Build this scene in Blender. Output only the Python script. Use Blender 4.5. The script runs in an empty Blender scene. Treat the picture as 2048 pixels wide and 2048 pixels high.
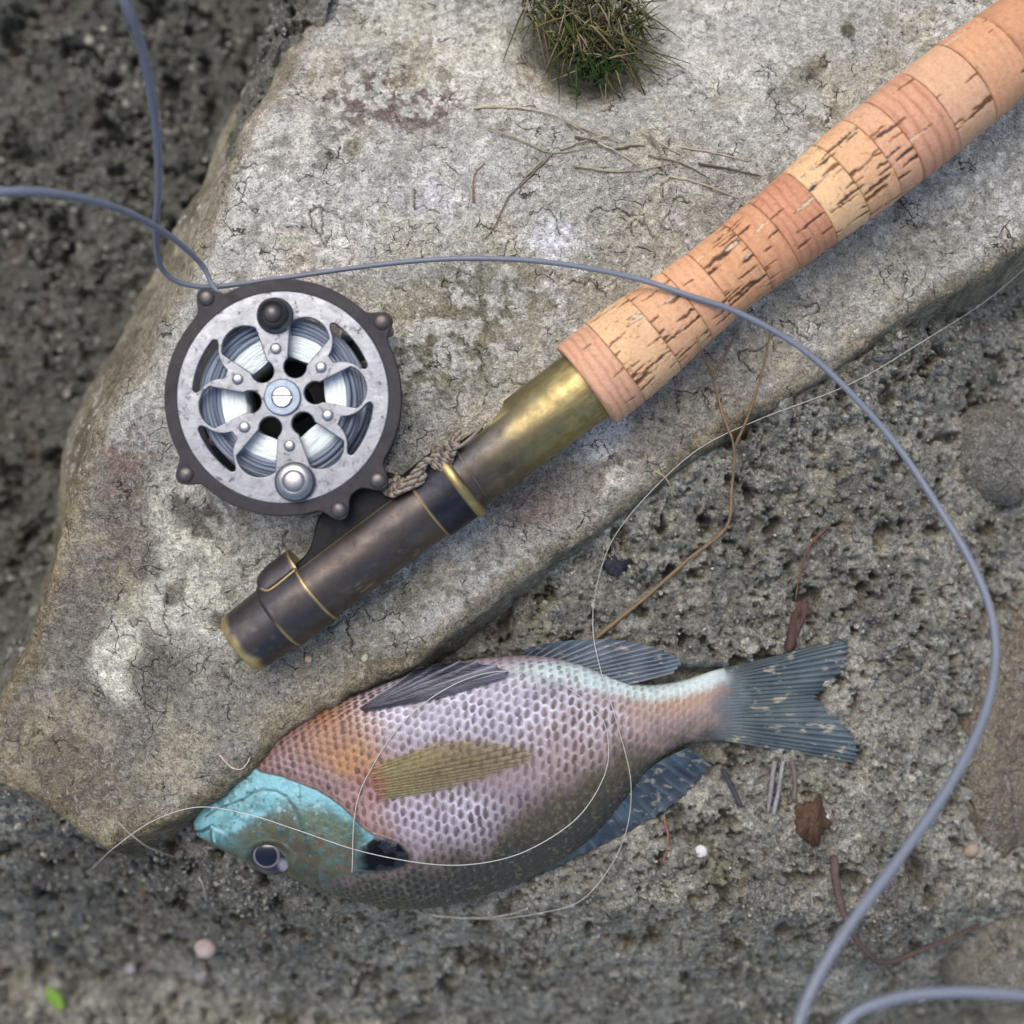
import bpy, bmesh, math, random
import numpy as np
from mathutils import Vector, Matrix

# ------------------------------------------------------------------ units
# layout is written in "photo pixels" (2048 wide frame at the slab's top, z = 0);
# one pixel there is S metres. x right, y down (photo), z up towards the camera.
S = 0.00014
HC = 3000.0            # camera height above the slab in the same unit (0.42 m)

scene = bpy.context.scene
COL = scene.collection

# ------------------------------------------------------------------ camera
cam_d = bpy.data.cameras.new("camera")
cam = bpy.data.objects.new("camera", cam_d)
COL.objects.link(cam)
cam.location = (0, 0, HC * S)
cam.rotation_euler = (0, 0, 0)
cam_d.sensor_width = 36.0
cam_d.lens = 36.0 * HC / 2048.0
cam_d.clip_start = 0.01
cam_d.clip_end = 100.0
cam_d.dof.use_dof = True
cam_d.dof.focus_distance = (HC - 5) * S
cam_d.dof.aperture_fstop = 7.0
scene.camera = cam

# ------------------------------------------------------------------ light
SUN_ELEV, SUN_AZ = math.radians(64), math.radians(-25)      # azimuth from +Y (photo up), + to the right
world = bpy.data.worlds.new("World")
scene.world = world
world.use_nodes = True
wn = world.node_tree.nodes
bg = wn["Background"]
sky = wn.new("ShaderNodeTexSky")
sky.sky_type = 'NISHITA'
sky.sun_disc = False
sky.sun_elevation = SUN_ELEV
sky.sun_rotation = SUN_AZ
sky.air_density = 1.0
sky.dust_density = 3.5
sky.ozone_density = 1.0
world.node_tree.links.new(sky.outputs[0], bg.inputs[0])
bg.inputs[1].default_value = 0.15
sun_d = bpy.data.lights.new("sun", 'SUN')
sun_d.energy = 1.0
sun_d.angle = math.radians(38)
sun_d.color = (1.0, 0.97, 0.93)
sun = bpy.data.objects.new("sun", sun_d)
COL.objects.link(sun)
sdir = Vector((math.sin(SUN_AZ) * math.cos(SUN_ELEV), math.cos(SUN_AZ) * math.cos(SUN_ELEV), math.sin(SUN_ELEV)))
sun.rotation_euler = sdir.to_track_quat('Z', 'Y').to_euler()
sun.location = sdir * 2
vs = scene.view_settings
vs.view_transform = 'Standard'
vs.look = 'None'
vs.gamma = 1.0
vs.use_curve_mapping = False
vs.exposure = 0.5

# ------------------------------------------------------------------ helpers
rng = np.random.default_rng(7)
random.seed(7)


def persp(px, py, z):
    """photo pixel + height -> layout coordinates (x, y) at that height"""
    f = (HC - z) / HC
    return 1024 + (px - 1024) * f, 1024 + (py - 1024) * f


def W(a):
    """layout array (n,3) -> world metres"""
    a = np.asarray(a, dtype=np.float64)
    out = np.empty_like(a)
    out[:, 0] = (a[:, 0] - 1024) * S
    out[:, 1] = (1024 - a[:, 1]) * S
    out[:, 2] = a[:, 2] * S
    return out


def srgb(r, g, b):
    c = np.array([r, g, b], dtype=np.float64) / 255.0
    return np.where(c <= 0.04045, c / 12.92, ((c + 0.055) / 1.055) ** 2.4)


def hsh(ix, iy, seed):
    n = np.sin(ix * 127.1 + iy * 311.7 + seed * 74.7) * 43758.5453
    return n - np.floor(n)


def vnoise(x, y, seed=0):
    ix, iy = np.floor(x), np.floor(y)
    fx, fy = x - ix, y - iy
    ux, uy = fx * fx * (3 - 2 * fx), fy * fy * (3 - 2 * fy)
    a, b = hsh(ix, iy, seed), hsh(ix + 1, iy, seed)
    c, d = hsh(ix, iy + 1, seed), hsh(ix + 1, iy + 1, seed)
    return (a + (b - a) * ux) * (1 - uy) + (c + (d - c) * ux) * uy - 0.5


def fbm(x, y, scale, octs=4, seed=0, gain=0.5):
    out, amp, tot = 0.0, 1.0, 0.0
    for o in range(octs):
        k = 2.03 ** o / scale
        out = out + amp * vnoise(x * k + o * 17.3, y * k - o * 9.1, seed + o * 13)
        tot += amp
        amp *= gain
    return out / tot * 2.0        # about -1..1


def worley(x, y, size, seed=0, jit=0.9):
    """F1, F2 and a cell value, in units of size"""
    x, y = x / size, y / size
    ix, iy = np.floor(x), np.floor(y)
    f1 = np.full(x.shape, 9.0)
    f2 = np.full(x.shape, 9.0)
    cid = np.zeros(x.shape)
    for dx in (-1, 0, 1):
        for dy in (-1, 0, 1):
            jx, jy = ix + dx, iy + dy
            qx = jx + 0.5 + jit * (hsh(jx, jy, seed) - 0.5)
            qy = jy + 0.5 + jit * (hsh(jx, jy, seed + 5) - 0.5)
            d = np.sqrt((qx - x) ** 2 + (qy - y) ** 2)
            near = d < f1
            f2 = np.where(near, f1, np.minimum(f2, d))
            cid = np.where(near, hsh(jx, jy, seed + 9), cid)
            f1 = np.where(near, d, f1)
    return f1, f2, cid


def smooth(a, b, x):
    t = np.clip((x - a) / (b - a), 0, 1)
    return t * t * (3 - 2 * t)


def sdf_poly(x, y, poly):
    """signed distance, positive inside"""
    p = np.asarray(poly, dtype=np.float64)
    d = np.full(x.shape, 1e12)
    ins = np.zeros(x.shape, dtype=bool)
    n = len(p)
    for i in range(n):
        ax, ay = p[i]
        bx, by = p[(i + 1) % n]
        ex, ey = bx - ax, by - ay
        t = np.clip(((x - ax) * ex + (y - ay) * ey) / (ex * ex + ey * ey + 1e-9), 0, 1)
        d = np.minimum(d, (x - ax - t * ex) ** 2 + (y - ay - t * ey) ** 2)
        if ay != by:
            c = ((ay > y) != (by > y)) & (x < ex * (y - ay) / (by - ay) + ax)
            ins ^= c
    d = np.sqrt(d)
    return np.where(ins, d, -d)


def dist_line(x, y, pts):
    d = np.full(x.shape, 1e12)
    for (ax, ay), (bx, by) in zip(pts[:-1], pts[1:]):
        ex, ey = bx - ax, by - ay
        t = np.clip(((x - ax) * ex + (y - ay) * ey) / (ex * ex + ey * ey + 1e-9), 0, 1)
        d = np.minimum(d, (x - ax - t * ex) ** 2 + (y - ay - t * ey) ** 2)
    return np.sqrt(d)


def catmull(pts, n):
    p = np.asarray(pts, dtype=np.float64)
    p = np.vstack([2 * p[0] - p[1], p, 2 * p[-1] - p[-2]])
    seg = len(p) - 3
    t = np.linspace(0, seg - 1e-9, n)
    i = t.astype(int)
    f = (t - i)[:, None]
    a, b, c, d = p[i], p[i + 1], p[i + 2], p[i + 3]
    return 0.5 * (2 * b + (c - a) * f + (2 * a - 5 * b + 4 * c - d) * f ** 2 + (3 * b - a - 3 * c + d) * f ** 3)


def resample(pts, step):
    p = np.asarray(pts, dtype=np.float64)
    L = np.concatenate([[0], np.cumsum(np.linalg.norm(np.diff(p, axis=0), axis=1))])
    n = max(3, int(L[-1] / step))
    q = np.linspace(0, L[-1], n)
    return np.stack([np.interp(q, L, p[:, k]) for k in range(p.shape[1])], axis=1)


def mesh_np(name, co_world, faces, col=None, smooth_sh=True, extra=None):
    """faces: (m,4) or (m,3) int array, or a list of arrays of either"""
    me = bpy.data.meshes.new(name)
    if not isinstance(faces, list):
        faces = [faces]
    faces = [np.asarray(f, dtype=np.int32) for f in faces if len(f)]
    idx = np.concatenate([f.ravel() for f in faces])
    cnt = np.concatenate([np.full(len(f), f.shape[1], dtype=np.int32) for f in faces])
    me.vertices.add(len(co_world))
    me.vertices.foreach_set("co", np.asarray(co_world, dtype=np.float32).ravel())
    me.loops.add(len(idx))
    me.loops.foreach_set("vertex_index", idx)
    me.polygons.add(len(cnt))
    st = np.concatenate([[0], np.cumsum(cnt)[:-1]]).astype(np.int32)
    me.polygons.foreach_set("loop_start", st)
    me.polygons.foreach_set("loop_total", cnt)
    me.polygons.foreach_set("use_smooth", np.full(len(cnt), smooth_sh))
    me.update(calc_edges=True)
    if col is not None:
        at = me.color_attributes.new("Col", 'FLOAT_COLOR', 'POINT')
        c4 = np.ones((len(co_world), 4), dtype=np.float32)
        c4[:, :3] = np.clip(col, 0, 1)
        at.data.foreach_set("color", c4.ravel())
    for k, v in (extra or {}).items():
        a = me.attributes.new(k, 'FLOAT', 'POINT')
        a.data.foreach_set("value", np.asarray(v, dtype=np.float32))
    return me


def link(name, me, mat=None, parent=None, **tags):
    o = bpy.data.objects.new(name, me)
    COL.objects.link(o)
    if mat is not None and me is not None:
        me.materials.clear()
        me.materials.append(mat)
    if parent is not None:
        o.parent = parent
        o.matrix_parent_inverse = Matrix.Translation(-parent.location) if parent.parent is None else Matrix.Identity(4)
    for k, v in tags.items():
        o[k] = v
    return o


def empty(name, lay, **tags):
    o = bpy.data.objects.new(name, None)
    o.empty_display_size = 0.01
    COL.objects.link(o)
    o.location = W(np.array([lay]))[0]
    for k, v in tags.items():
        o[k] = v
    return o


def tube(pts, rad, seg=8, closed=False, caps=True):
    """layout points (n,3) -> verts, faces"""
    p = np.asarray(pts, dtype=np.float64)
    n = len(p)
    rad = np.broadcast_to(np.asarray(rad, dtype=np.float64), (n,))
    if closed:
        tan = np.roll(p, -1, 0) - np.roll(p, 1, 0)
    else:
        tan = np.gradient(p, axis=0)
    tan /= np.linalg.norm(tan, axis=1)[:, None] + 1e-12
    up = np.tile(np.array([0.0, 0.0, 1.0]), (n, 1))
    bad = np.abs(tan[:, 2]) > 0.95
    up[bad] = (0, 1, 0)
    a = np.cross(tan, up)
    a /= np.linalg.norm(a, axis=1)[:, None] + 1e-12
    b = np.cross(a, tan)
    ang = np.linspace(0, 2 * math.pi, seg, endpoint=False)
    v = p[:, None, :] + rad[:, None, None] * (a[:, None, :] * np.cos(ang)[None, :, None] + b[:, None, :] * np.sin(ang)[None, :, None])
    v = v.reshape(-1, 3)
    rows = n if closed else n - 1
    i = np.arange(rows)[:, None]
    j = np.arange(seg)[None, :]
    i2, j2 = (i + 1) % n, (j + 1) % seg
    f = np.stack([i * seg + j, i * seg + j2, i2 * seg + j2, i2 * seg + j], axis=-1).reshape(-1, 4)
    fs = [f]
    if caps and not closed:
        fs.append(np.arange(seg)[None, ::-1])
        fs.append(((n - 1) * seg + np.arange(seg))[None, :])
    return v, fs


def lathe(profile, center, axis=(0, 0, 1), seg=48, u=None, cap=True):
    """profile: list of (t along axis, radius)"""
    ax = np.asarray(axis, dtype=np.float64)
    ax /= np.linalg.norm(ax)
    if u is None:
        u = np.cross(ax, (0.0, 1.0, 0.0) if abs(ax[1]) < 0.9 else (1.0, 0.0, 0.0))
    u = np.asarray(u, dtype=np.float64)
    u /= np.linalg.norm(u)
    w = np.cross(ax, u)
    pr = np.asarray(profile, dtype=np.float64)
    ang = np.linspace(0, 2 * math.pi, seg, endpoint=False)
    c = np.asarray(center, dtype=np.float64)
    v = c + pr[:, 0][:, None, None] * ax + pr[:, 1][:, None, None] * (u * np.cos(ang)[:, None] + w * np.sin(ang)[:, None])[None]
    n = len(pr)
    i = np.arange(n - 1)[:, None]
    j = np.arange(seg)[None, :]
    j2 = (j + 1) % seg
    f = np.stack([i * seg + j, i * seg + j2, (i + 1) * seg + j2, (i + 1) * seg + j], axis=-1).reshape(-1, 4)
    fs = [f]
    if cap:
        fs.append(np.arange(seg)[None, ::-1])
        fs.append(((n - 1) * seg + np.arange(seg))[None, :])
    return v.reshape(-1, 3), fs


def merge(parts):
    vs_, fs_, o = [], {}, 0
    for v, fs in parts:
        vs_.append(v)
        for f in fs:
            f = np.asarray(f)
            fs_.setdefault(f.shape[1], []).append(f + o)
        o += len(v)
    return np.vstack(vs_), [np.vstack(x) for x in fs_.values()]


def fix_normals(me):
    bm = bmesh.new()
    bm.from_mesh(me)
    bmesh.ops.recalc_face_normals(bm, faces=bm.faces)
    bm.to_mesh(me)
    bm.free()


def solid(name, vf, mat, parent=None, col=None, smooth_sh=True, sharp=None, **tags):
    v, f = vf
    me = mesh_np(name, W(v), f, col=col, smooth_sh=smooth_sh)
    fix_normals(me)
    if sharp:
        try:
            me.set_sharp_from_angle(angle=math.radians(sharp))
        except Exception:
            pass
    return link(name, me, mat, parent, **tags)


# ------------------------------------------------------------------ materials
def mat_new(name):
    m = bpy.data.materials.new(name)
    m.use_nodes = True
    nt = m.node_tree
    return m, nt, nt.nodes["Principled BSDF"]


class NB:
    """tiny node builder"""
    def __init__(s, nt):
        s.nt, s.n, s.l = nt, nt.nodes, nt.links

    def add(s, t, ins=None, **kw):
        n = s.n.new(t)
        for k, v in kw.items():
            setattr(n, k, v)
        for k, v in (ins or {}).items():
            if hasattr(v, "is_linked") or hasattr(v, "links"):
                s.l.new(v, n.inputs[k])
            else:
                n.inputs[k].default_value = v
        return n

    def coords(s):
        return s.add("ShaderNodeTexCoord").outputs["Object"]

    def noise(s, vec, scale, detail=4, rough=0.6, dist=0.0):
        return s.add("ShaderNodeTexNoise", {"Vector": vec, "Scale": scale, "Detail": detail, "Roughness": rough, "Distortion": dist}).outputs["Fac"]

    def ramp(s, fac, stops):
        r = s.add("ShaderNodeValToRGB", {"Fac": fac})
        e = r.color_ramp.elements
        while len(e) < len(stops):
            e.new(0.5)
        for el, (p, c) in zip(e, stops):
            el.position = p
            el.color = (c, c, c, 1) if not hasattr(c, "__len__") else (c[0], c[1], c[2], 1)
        return r.outputs["Color"]

    def mix(s, fac, a, b, mode='MIX'):
        m = s.n.new("ShaderNodeMix")
        m.data_type = 'RGBA'
        m.blend_type = mode
        for k, v in ((0, fac), (6, a), (7, b)):
            if hasattr(v, "links"):
                s.l.new(v, m.inputs[k])
            elif k and not hasattr(v, "__len__"):
                m.inputs[k].default_value = (v, v, v, 1)
            elif k:
                m.inputs[k].default_value = (v[0], v[1], v[2], 1)
            else:
                m.inputs[k].default_value = v
        return m.outputs[2]

    def math(s, op, a, b=0.0):
        return s.add("ShaderNodeMath", {0: a, 1: b}, operation=op).outputs[0]

    def bump(s, h, dist, strength=1.0, prev=None):
        ins = {"Height": h, "Distance": dist, "Strength": strength}
        if prev is not None:
            ins["Normal"] = prev
        return s.add("ShaderNodeBump", ins).outputs[0]

    def warp(s, vec, scale, amt):
        n = s.add("ShaderNodeTexNoise", {"Vector": vec, "Scale": scale, "Detail": 3.0})
        v = s.add("ShaderNodeVectorMath", {0: n.outputs["Color"], 1: (0.5, 0.5, 0.5)}, operation='SUBTRACT').outputs[0]
        v = s.add("ShaderNodeVectorMath", {0: v, "Scale": amt}, operation='SCALE').outputs[0]
        return s.add("ShaderNodeVectorMath", {0: vec, 1: v}, operation='ADD').outputs[0]


def mat_rock(name):
    m, nt, bs = mat_new(name)
    b = NB(nt)
    co = b.coords()
    col = b.add("ShaderNodeAttribute", attribute_name="Col").outputs["Color"]
    w1 = b.warp(co, 380, 0.0035)
    fine = b.noise(co, 1700, 4, 0.7, 0.9)
    mid = b.noise(w1, 420, 5, 0.7)
    vor = b.add("ShaderNodeTexVoronoi", {"Vector": w1, "Scale": 150.0}, feature='DISTANCE_TO_EDGE').outputs["Distance"]
    cm = b.ramp(b.noise(co, 85, 3, 0.65), [(0.53, 0.0), (0.6, 1.0)])
    crack = b.math('MULTIPLY', b.ramp(vor, [(0.0, 1.0), (0.012, 0.9), (0.026, 0.0)]), cm)
    worm = b.noise(w1, 640, 3, 0.6, 1.5)
    # curly dark pits and pale crusty flecks
    pit = b.ramp(worm, [(0.34, 1.0), (0.39, 0.0)])
    fl = b.ramp(worm, [(0.585, 0.0), (0.65, 1.0)])
    c = b.mix(1.0, col, b.ramp(fine, [(0.3, 0.36), (0.48, 1.5), (0.7, 2.5)]), 'MULTIPLY')
    c = b.mix(1.0, c, b.ramp(mid, [(0.3, 0.5), (0.5, 1.0), (0.68, 1.45)]), 'MULTIPLY')
    c = b.mix(b.math('MULTIPLY', fl, 0.55), c, (0.70, 0.69, 0.66))
    c = b.mix(b.math('MULTIPLY', pit, 0.62), c, (0.085, 0.082, 0.066))
    c = b.mix(b.math('MULTIPLY', crack, 0.9), c, (0.05, 0.046, 0.037))
    nt.links.new(c, bs.inputs["Base Color"])
    bs.inputs["Roughness"].default_value = 0.9
    bs.inputs["Specular IOR Level"].default_value = 0.2
    h = b.math('ADD', b.math('MULTIPLY', fine, 0.6), mid)
    h = b.math('ADD', h, b.math('MULTIPLY', worm, 0.8))
    h = b.math('SUBTRACT', h, b.math('MULTIPLY', crack, 0.6))
    nt.links.new(b.bump(h, 0.0022), bs.inputs["Normal"])
    return m


def mat_soil(name):
    m, nt, bs = mat_new(name)
    b = NB(nt)
    co = b.coords()
    col = b.add("ShaderNodeAttribute", attribute_name="Col").outputs["Color"]
    fine = b.noise(co, 1500, 4, 0.72, 1.0)
    mid = b.noise(co, 480, 4, 0.7, 0.8)
    c = b.mix(1.0, col, b.ramp(fine, [(0.3, 0.25), (0.48, 1.3), (0.7, 2.5)]), 'MULTIPLY')
    c = b.mix(1.0, c, b.ramp(mid, [(0.3, 0.5), (0.5, 1.0), (0.7, 1.5)]), 'MULTIPLY')
    nt.links.new(c, bs.inputs["Base Color"])
    bs.inputs["Roughness"].default_value = 0.92
    bs.inputs["Specular IOR Level"].default_value = 0.25
    h = b.math('ADD', b.math('MULTIPLY', fine, 0.7), mid)
    nt.links.new(b.bump(h, 0.0026), bs.inputs["Normal"])
    return m


def mat_simple(name, col, rough=0.5, metal=0.0, nscale=0, namt=0.3, bump=0.0, spec=0.5, coat=0.0, attr=False, spots=None):
    m, nt, bs = mat_new(name)
    b = NB(nt)
    co = b.coords()
    base = b.add("ShaderNodeAttribute", attribute_name="Col").outputs["Color"] if attr else (col[0], col[1], col[2], 1)
    bs.inputs["Roughness"].default_value = rough
    bs.inputs["Metallic"].default_value = metal
    bs.inputs["Specular IOR Level"].default_value = spec
    bs.inputs["Coat Weight"].default_value = coat
    bs.inputs["Coat Roughness"].default_value = 0.15
    if nscale:
        n = b.noise(co, nscale, 6, 0.7, 0.4)
        base = b.mix(1.0, base, b.ramp(n, [(0.25, 1 - namt), (0.5, 1.0), (0.78, 1 + namt)]), 'MULTIPLY')
        r = b.ramp(n, [(0.3, min(1, rough * 1.25)), (0.7, rough * 0.8)])
        nt.links.new(r, bs.inputs["Roughness"])
        if bump:
            nt.links.new(b.bump(n, bump), bs.inputs["Normal"])
    if spots:
        sc, lo, hi, scol, amt = spots
        p = b.ramp(b.noise(b.warp(co, sc * 0.6, 0.6 / sc), sc, 6, 0.75, 0.6), [(lo, 1.0), (hi, 0.0)])
        base = b.mix(b.math('MULTIPLY', p, amt), base, scol)
        rr = b.mix(p, bs.inputs["Roughness"].links[0].from_socket if bs.inputs["Roughness"].is_linked else rough, 0.7)
        nt.links.new(rr, bs.inputs["Roughness"])
    if hasattr(base, "links"):
        nt.links.new(base, bs.inputs["Base Color"])
    else:
        bs.inputs["Base Color"].default_value = base
    return m


def mat_cork(name):
    m, nt, bs = mat_new(name)
    b = NB(nt)
    co = b.add("ShaderNodeAttribute", attribute_name="uvw").outputs["Vector"]   # millimetres
    col = b.add("ShaderNodeAttribute", attribute_name="Col").outputs["Color"]
    fine = b.noise(co, 3.2, 4, 0.72, 0.6)
    n2 = b.noise(co, 0.9, 4, 0.65, 0.5)
    c = b.mix(1.0, col, b.ramp(n2, [(0.3, (0.84, 0.79, 0.74)), (0.5, (1, 1, 1)), (0.72, (1.08, 1.08, 1.08))]), 'MULTIPLY')
    c = b.mix(1.0, c, b.ramp(fine, [(0.26, 0.72), (0.5, 1.0), (0.78, 1.2)]), 'MULTIPLY')
    nt.links.new(c, bs.inputs["Base Color"])
    bs.inputs["Roughness"].default_value = 0.66
    bs.inputs["Specular IOR Level"].default_value = 0.3
    nt.links.new(b.bump(b.math('ADD', fine, n2), 0.00022), bs.inputs["Normal"])
    return m


def mat_fish(name, trans=0.0, rough=0.28, gl=False):
    m, nt, bs = mat_new(name)
    b = NB(nt)
    co = b.coords()
    col = b.add("ShaderNodeAttribute", attribute_name="Col").outputs["Color"]
    n = b.noise(co, 2400, 4, 0.7)
    c = b.mix(1.0, col, b.ramp(n, [(0.25, 0.72), (0.5, 1.0), (0.8, 1.25)]), 'MULTIPLY')
    nt.links.new(c, bs.inputs["Base Color"])
    nt.links.new(b.ramp(n, [(0.3, rough * 1.3), (0.7, rough * 0.75)]), bs.inputs["Roughness"])
    bs.inputs["Specular IOR Level"].default_value = 0.55
    bs.inputs["Coat Weight"].default_value = 0.2
    bs.inputs["Coat Roughness"].default_value = 0.18
    bs.inputs["Subsurface Weight"].default_value = 0.0
    nt.links.new(b.bump(n, 0.00018), bs.inputs["Normal"])
    if gl:
        g = b.add("ShaderNodeAttribute", attribute_name="gl").outputs["Fac"]
        nt.links.new(b.math('MULTIPLY', g, 0.55), bs.inputs["Specular IOR Level"])
        nt.links.new(b.math('MULTIPLY', g, 0.2), bs.inputs["Coat Weight"])
    if trans:
        tr = b.add("ShaderNodeBsdfTransparent", {"Color": (0.98, 0.97, 0.91, 1)})
        a = b.add("ShaderNodeAttribute", attribute_name="clear").outputs["Fac"]
        mx = b.add("ShaderNodeMixShader", {0: a, 1: bs.outputs[0], 2: tr.outputs[0]})
        nt.links.new(mx.outputs[0], nt.nodes["Material Output"].inputs["Surface"])
    return m


M = {}
M['rock'] = mat_rock('weathered_limestone')
M['soil'] = mat_soil('crumbly_soil')
M['ring'] = mat_simple('dark_anodised_metal', (0.022, 0.020, 0.023), 0.5, 0.0, 260, 0.25, 0.00004, spec=0.3, spots=(420, 0.33, 0.40, (0.075, 0.055, 0.048), 0.5))
M['silver'] = mat_simple('worn_nickel', (0.20, 0.208, 0.228), 0.34, 0.9, 330, 0.22, 0.00007, spots=(430, 0.36, 0.44, (0.075, 0.066, 0.064), 0.6))
M['polished'] = mat_simple('polished_nickel', (0.34, 0.335, 0.33), 0.3, 1.0, 300, 0.3, 0.00004, spots=(500, 0.30, 0.38, (0.22, 0.16, 0.11), 0.7))
M['zinc'] = mat_simple('zinc_washer', (0.20, 0.245, 0.30), 0.36, 0.8, 500, 0.15, 0.00003)
M['screw'] = mat_simple('steel_screw', (0.42, 0.43, 0.44), 0.28, 1.0, 400, 0.3, 0.00004)
M['screwdark'] = mat_simple('aged_screw', (0.10, 0.092, 0.09), 0.36, 0.75, 420, 0.35, 0.00006, spots=(600, 0.38, 0.45, (0.16, 0.08, 0.05), 0.7))
M['black'] = mat_simple('black_rubber', (0.012, 0.012, 0.013), 0.42, 0.0, 380, 0.3, 0.00006)
M['blackmetal'] = mat_simple('blackened_metal', (0.006, 0.006, 0.007), 0.5, 0.0, 240, 0.35, 0.00004, spec=0.22)
M['bronze'] = mat_simple('patinated_brass', (1, 1, 1), 0.43, 0.8, 210, 0.35, 0.00004, attr=True, spots=(700, 0.30, 0.38, (0.20, 0.16, 0.10), 0.45))
M['line'] = mat_simple('grey_line_coating', (0.15, 0.168, 0.205), 0.45, 0.0, 150, 0.08, 0.0)
M['line_dk'] = mat_simple('grey_line_wound', (0.20, 0.24, 0.30), 0.4, 0.0, 150, 0.12, 0.0, attr=True)
M['backing'] = mat_simple('white_backing', (0.74, 0.82, 0.82), 0.6, 0.0, 300, 0.04, 0.0, attr=True)
M['mono'] = mat_simple('clear_leader', (0.50, 0.48, 0.43), 0.3, 0.0)
M['cork'] = mat_cork('cork')
M['cord'] = mat_simple('braided_cord', (0.13, 0.11, 0.095), 0.75, 0.0, 900, 0.4, 0.0, attr=True)
M['fish'] = mat_fish('wet_fish_skin', gl=True)
M['fin'] = mat_fish('wet_fin', rough=0.3)
M['finclear'] = mat_fish('translucent_fin', trans=1.0)
M['eye'] = mat_simple('eye', (1, 1, 1), 0.14, 0.0, coat=0.3, attr=True)
M['twig'] = mat_simple('dry_stem', (1, 1, 1), 0.85, 0.0, 900, 0.35, 0.0002, spec=0.2, attr=True)
M['leaf'] = mat_simple('green_leaf', (0.15, 0.28, 0.02), 0.5, 0.0, 200, 0.2, 0.0)
M['pebble'] = mat_simple('pebble', (1, 1, 1), 0.8, 0.0, 500, 0.25, 0.0003, spec=0.3, attr=True)

# ------------------------------------------------------------------ terrain
ROCK = [(560, -40), (505, 90), (462, 200), (440, 300), (395, 400), (352, 500), (318, 580), (262, 690), (190, 790), (140, 880),
        (112, 1000), (70, 1150), (20, 1300), (-80, 1440), (-150, 1560), (-60, 1600), (40, 1630), (130, 1700), (190, 1722), (260, 1690),
        (340, 1650), (430, 1598), (500, 1535), (600, 1455), (700, 1392), (800, 1345), (880, 1305), (950, 1235), (1030, 1170),
        (1130, 1105), (1280, 1003), (1400, 915), (1540, 832), (1680, 745), (1800, 655), (1880, 598), (1960, 560),
        (2070, 490), (2250, 380), (2600, 200), (2700, -700), (700, -700), (610, -250)]
FISH_OUT = [(385, 1670), (440, 1572), (550, 1480), (720, 1385), (900, 1328), (1080, 1300), (1250, 1300), (1360, 1330), (1490, 1335), (1720, 1285),
            (1655, 1405), (1740, 1530), (1490, 1497), (1440, 1550), (1350, 1636), (1250, 1692), (1140, 1748), (1040, 1785), (890, 1830), (720, 1825), (560, 1762), (430, 1712)]


def axis(lo, hi, pitch, far, grow=1.22):
    a = list(np.arange(lo, hi, pitch))
    st, x = pitch, a[-1]
    while x < far[1]:
        st *= grow
        x += st
        a.append(x)
    st, x, pre = pitch, a[0], []
    while x > far[0]:
        st *= grow
        x -= st
        pre.append(x)
    return np.array(pre[::-1] + a)


def grid_faces(nx, ny, keep):
    i = np.arange(ny - 1)[:, None]
    j = np.arange(nx - 1)[None, :]
    a = i * nx + j
    f = np.stack([a, a + nx, a + nx + 1, a + 1], axis=-1)      # normals up with y pointing down the photo
    k = keep[:-1, :-1] | keep[1:, :-1] | keep[:-1, 1:] | keep[1:, 1:]
    return f[k]


def compact(v, f, *attrs):
    used = np.zeros(len(v), dtype=bool)
    used[f.ravel()] = True
    idx = np.cumsum(used) - 1
    return (v[used], idx[f]) + tuple(a[used] for a in attrs)


def blob(x, y, cx, cy, rx, ry, rot=0.0, soft=0.35):
    c, s = math.cos(math.radians(rot)), math.sin(math.radians(rot))
    dx, dy = x - cx, y - cy
    u, v = (dx * c + dy * s) / rx, (-dx * s + dy * c) / ry
    r = np.sqrt(u * u + v * v)
    return 1 - smooth(1 - soft, 1 + soft, r)


# ---- the slab
def rock_height(x, y, fine=True):
    wx = x + 16 * fbm(x, y, 130, 3, 3) + 4 * fbm(x, y, 28, 3, 31)
    wy = y + 16 * fbm(x, y, 130, 3, 4) + 4 * fbm(x, y, 28, 3, 32)
    d = sdf_poly(wx, wy, ROCK)
    left = smooth(0, 1, (900 - x - 0.35 * y) / 500.0) * smooth(1250, 700, y)
    R = 46 + 95 * left
    k = 3.4 - 1.2 * left
    u = np.clip(d / R, 0, 1)
    drop = R * (1 - np.sqrt(np.clip(1 - (1 - u) ** 2, 0, 1)))
    drop = np.where(d < 0, R + k * (-d), drop)
    z = -drop
    z += -0.42 * np.clip(330 - y, 0, None) * smooth(2300, 1200, x) - 0.12 * np.clip(330 - y, 0, None)
    z += -0.30 * np.clip(420 - x, 0, None) * smooth(900, 1500, y)
    z += -70 * blob(x, y, 1175, 40, 120, 130, 25, 0.5)
    z += -22 * blob(x, y, 760, 190, 170, 70, 15, 0.6)
    # keep the bed under reel and rod nearly level
    flat = np.maximum(blob(x, y, 585, 800, 300, 300, 0, 0.25), blob(x, y, 900, 970, 640, 120, -37, 0.3))
    n = 13 * fbm(x, y, 330, 3, 11) + 6 * fbm(x, y, 90, 3, 12)
    z += n * (1 - 0.75 * flat) - 4 * flat
    f1, f2, _ = worley(x + 14 * fbm(x, y, 60, 2, 41), y + 14 * fbm(x, y, 60, 2, 42), 85, 43)
    z += 2.5 * smooth(0, 0.25, f2 - f1) * smooth(-0.1, 0.35, fbm(x, y, 260, 2, 44))
    if fine:
        z += 5.2 * fbm(x, y, 30, 4, 13, 0.66) * (1 - 0.4 * flat)
        side = smooth(60, 0, d)
        z += side * 12 * fbm(x, y, 45, 4, 19, 0.6)
    return z, d


xs = axis(-70, 2120, 2.9, (-520, 2660))
ys = axis(-70, 1760, 2.9, (-650, 1800))
X, Y = np.meshgrid(xs, ys)
rz, rd = rock_height(X, Y)
keep = rd > -150
keep &= ~((X > 2500) | (Y < -550))
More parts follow.
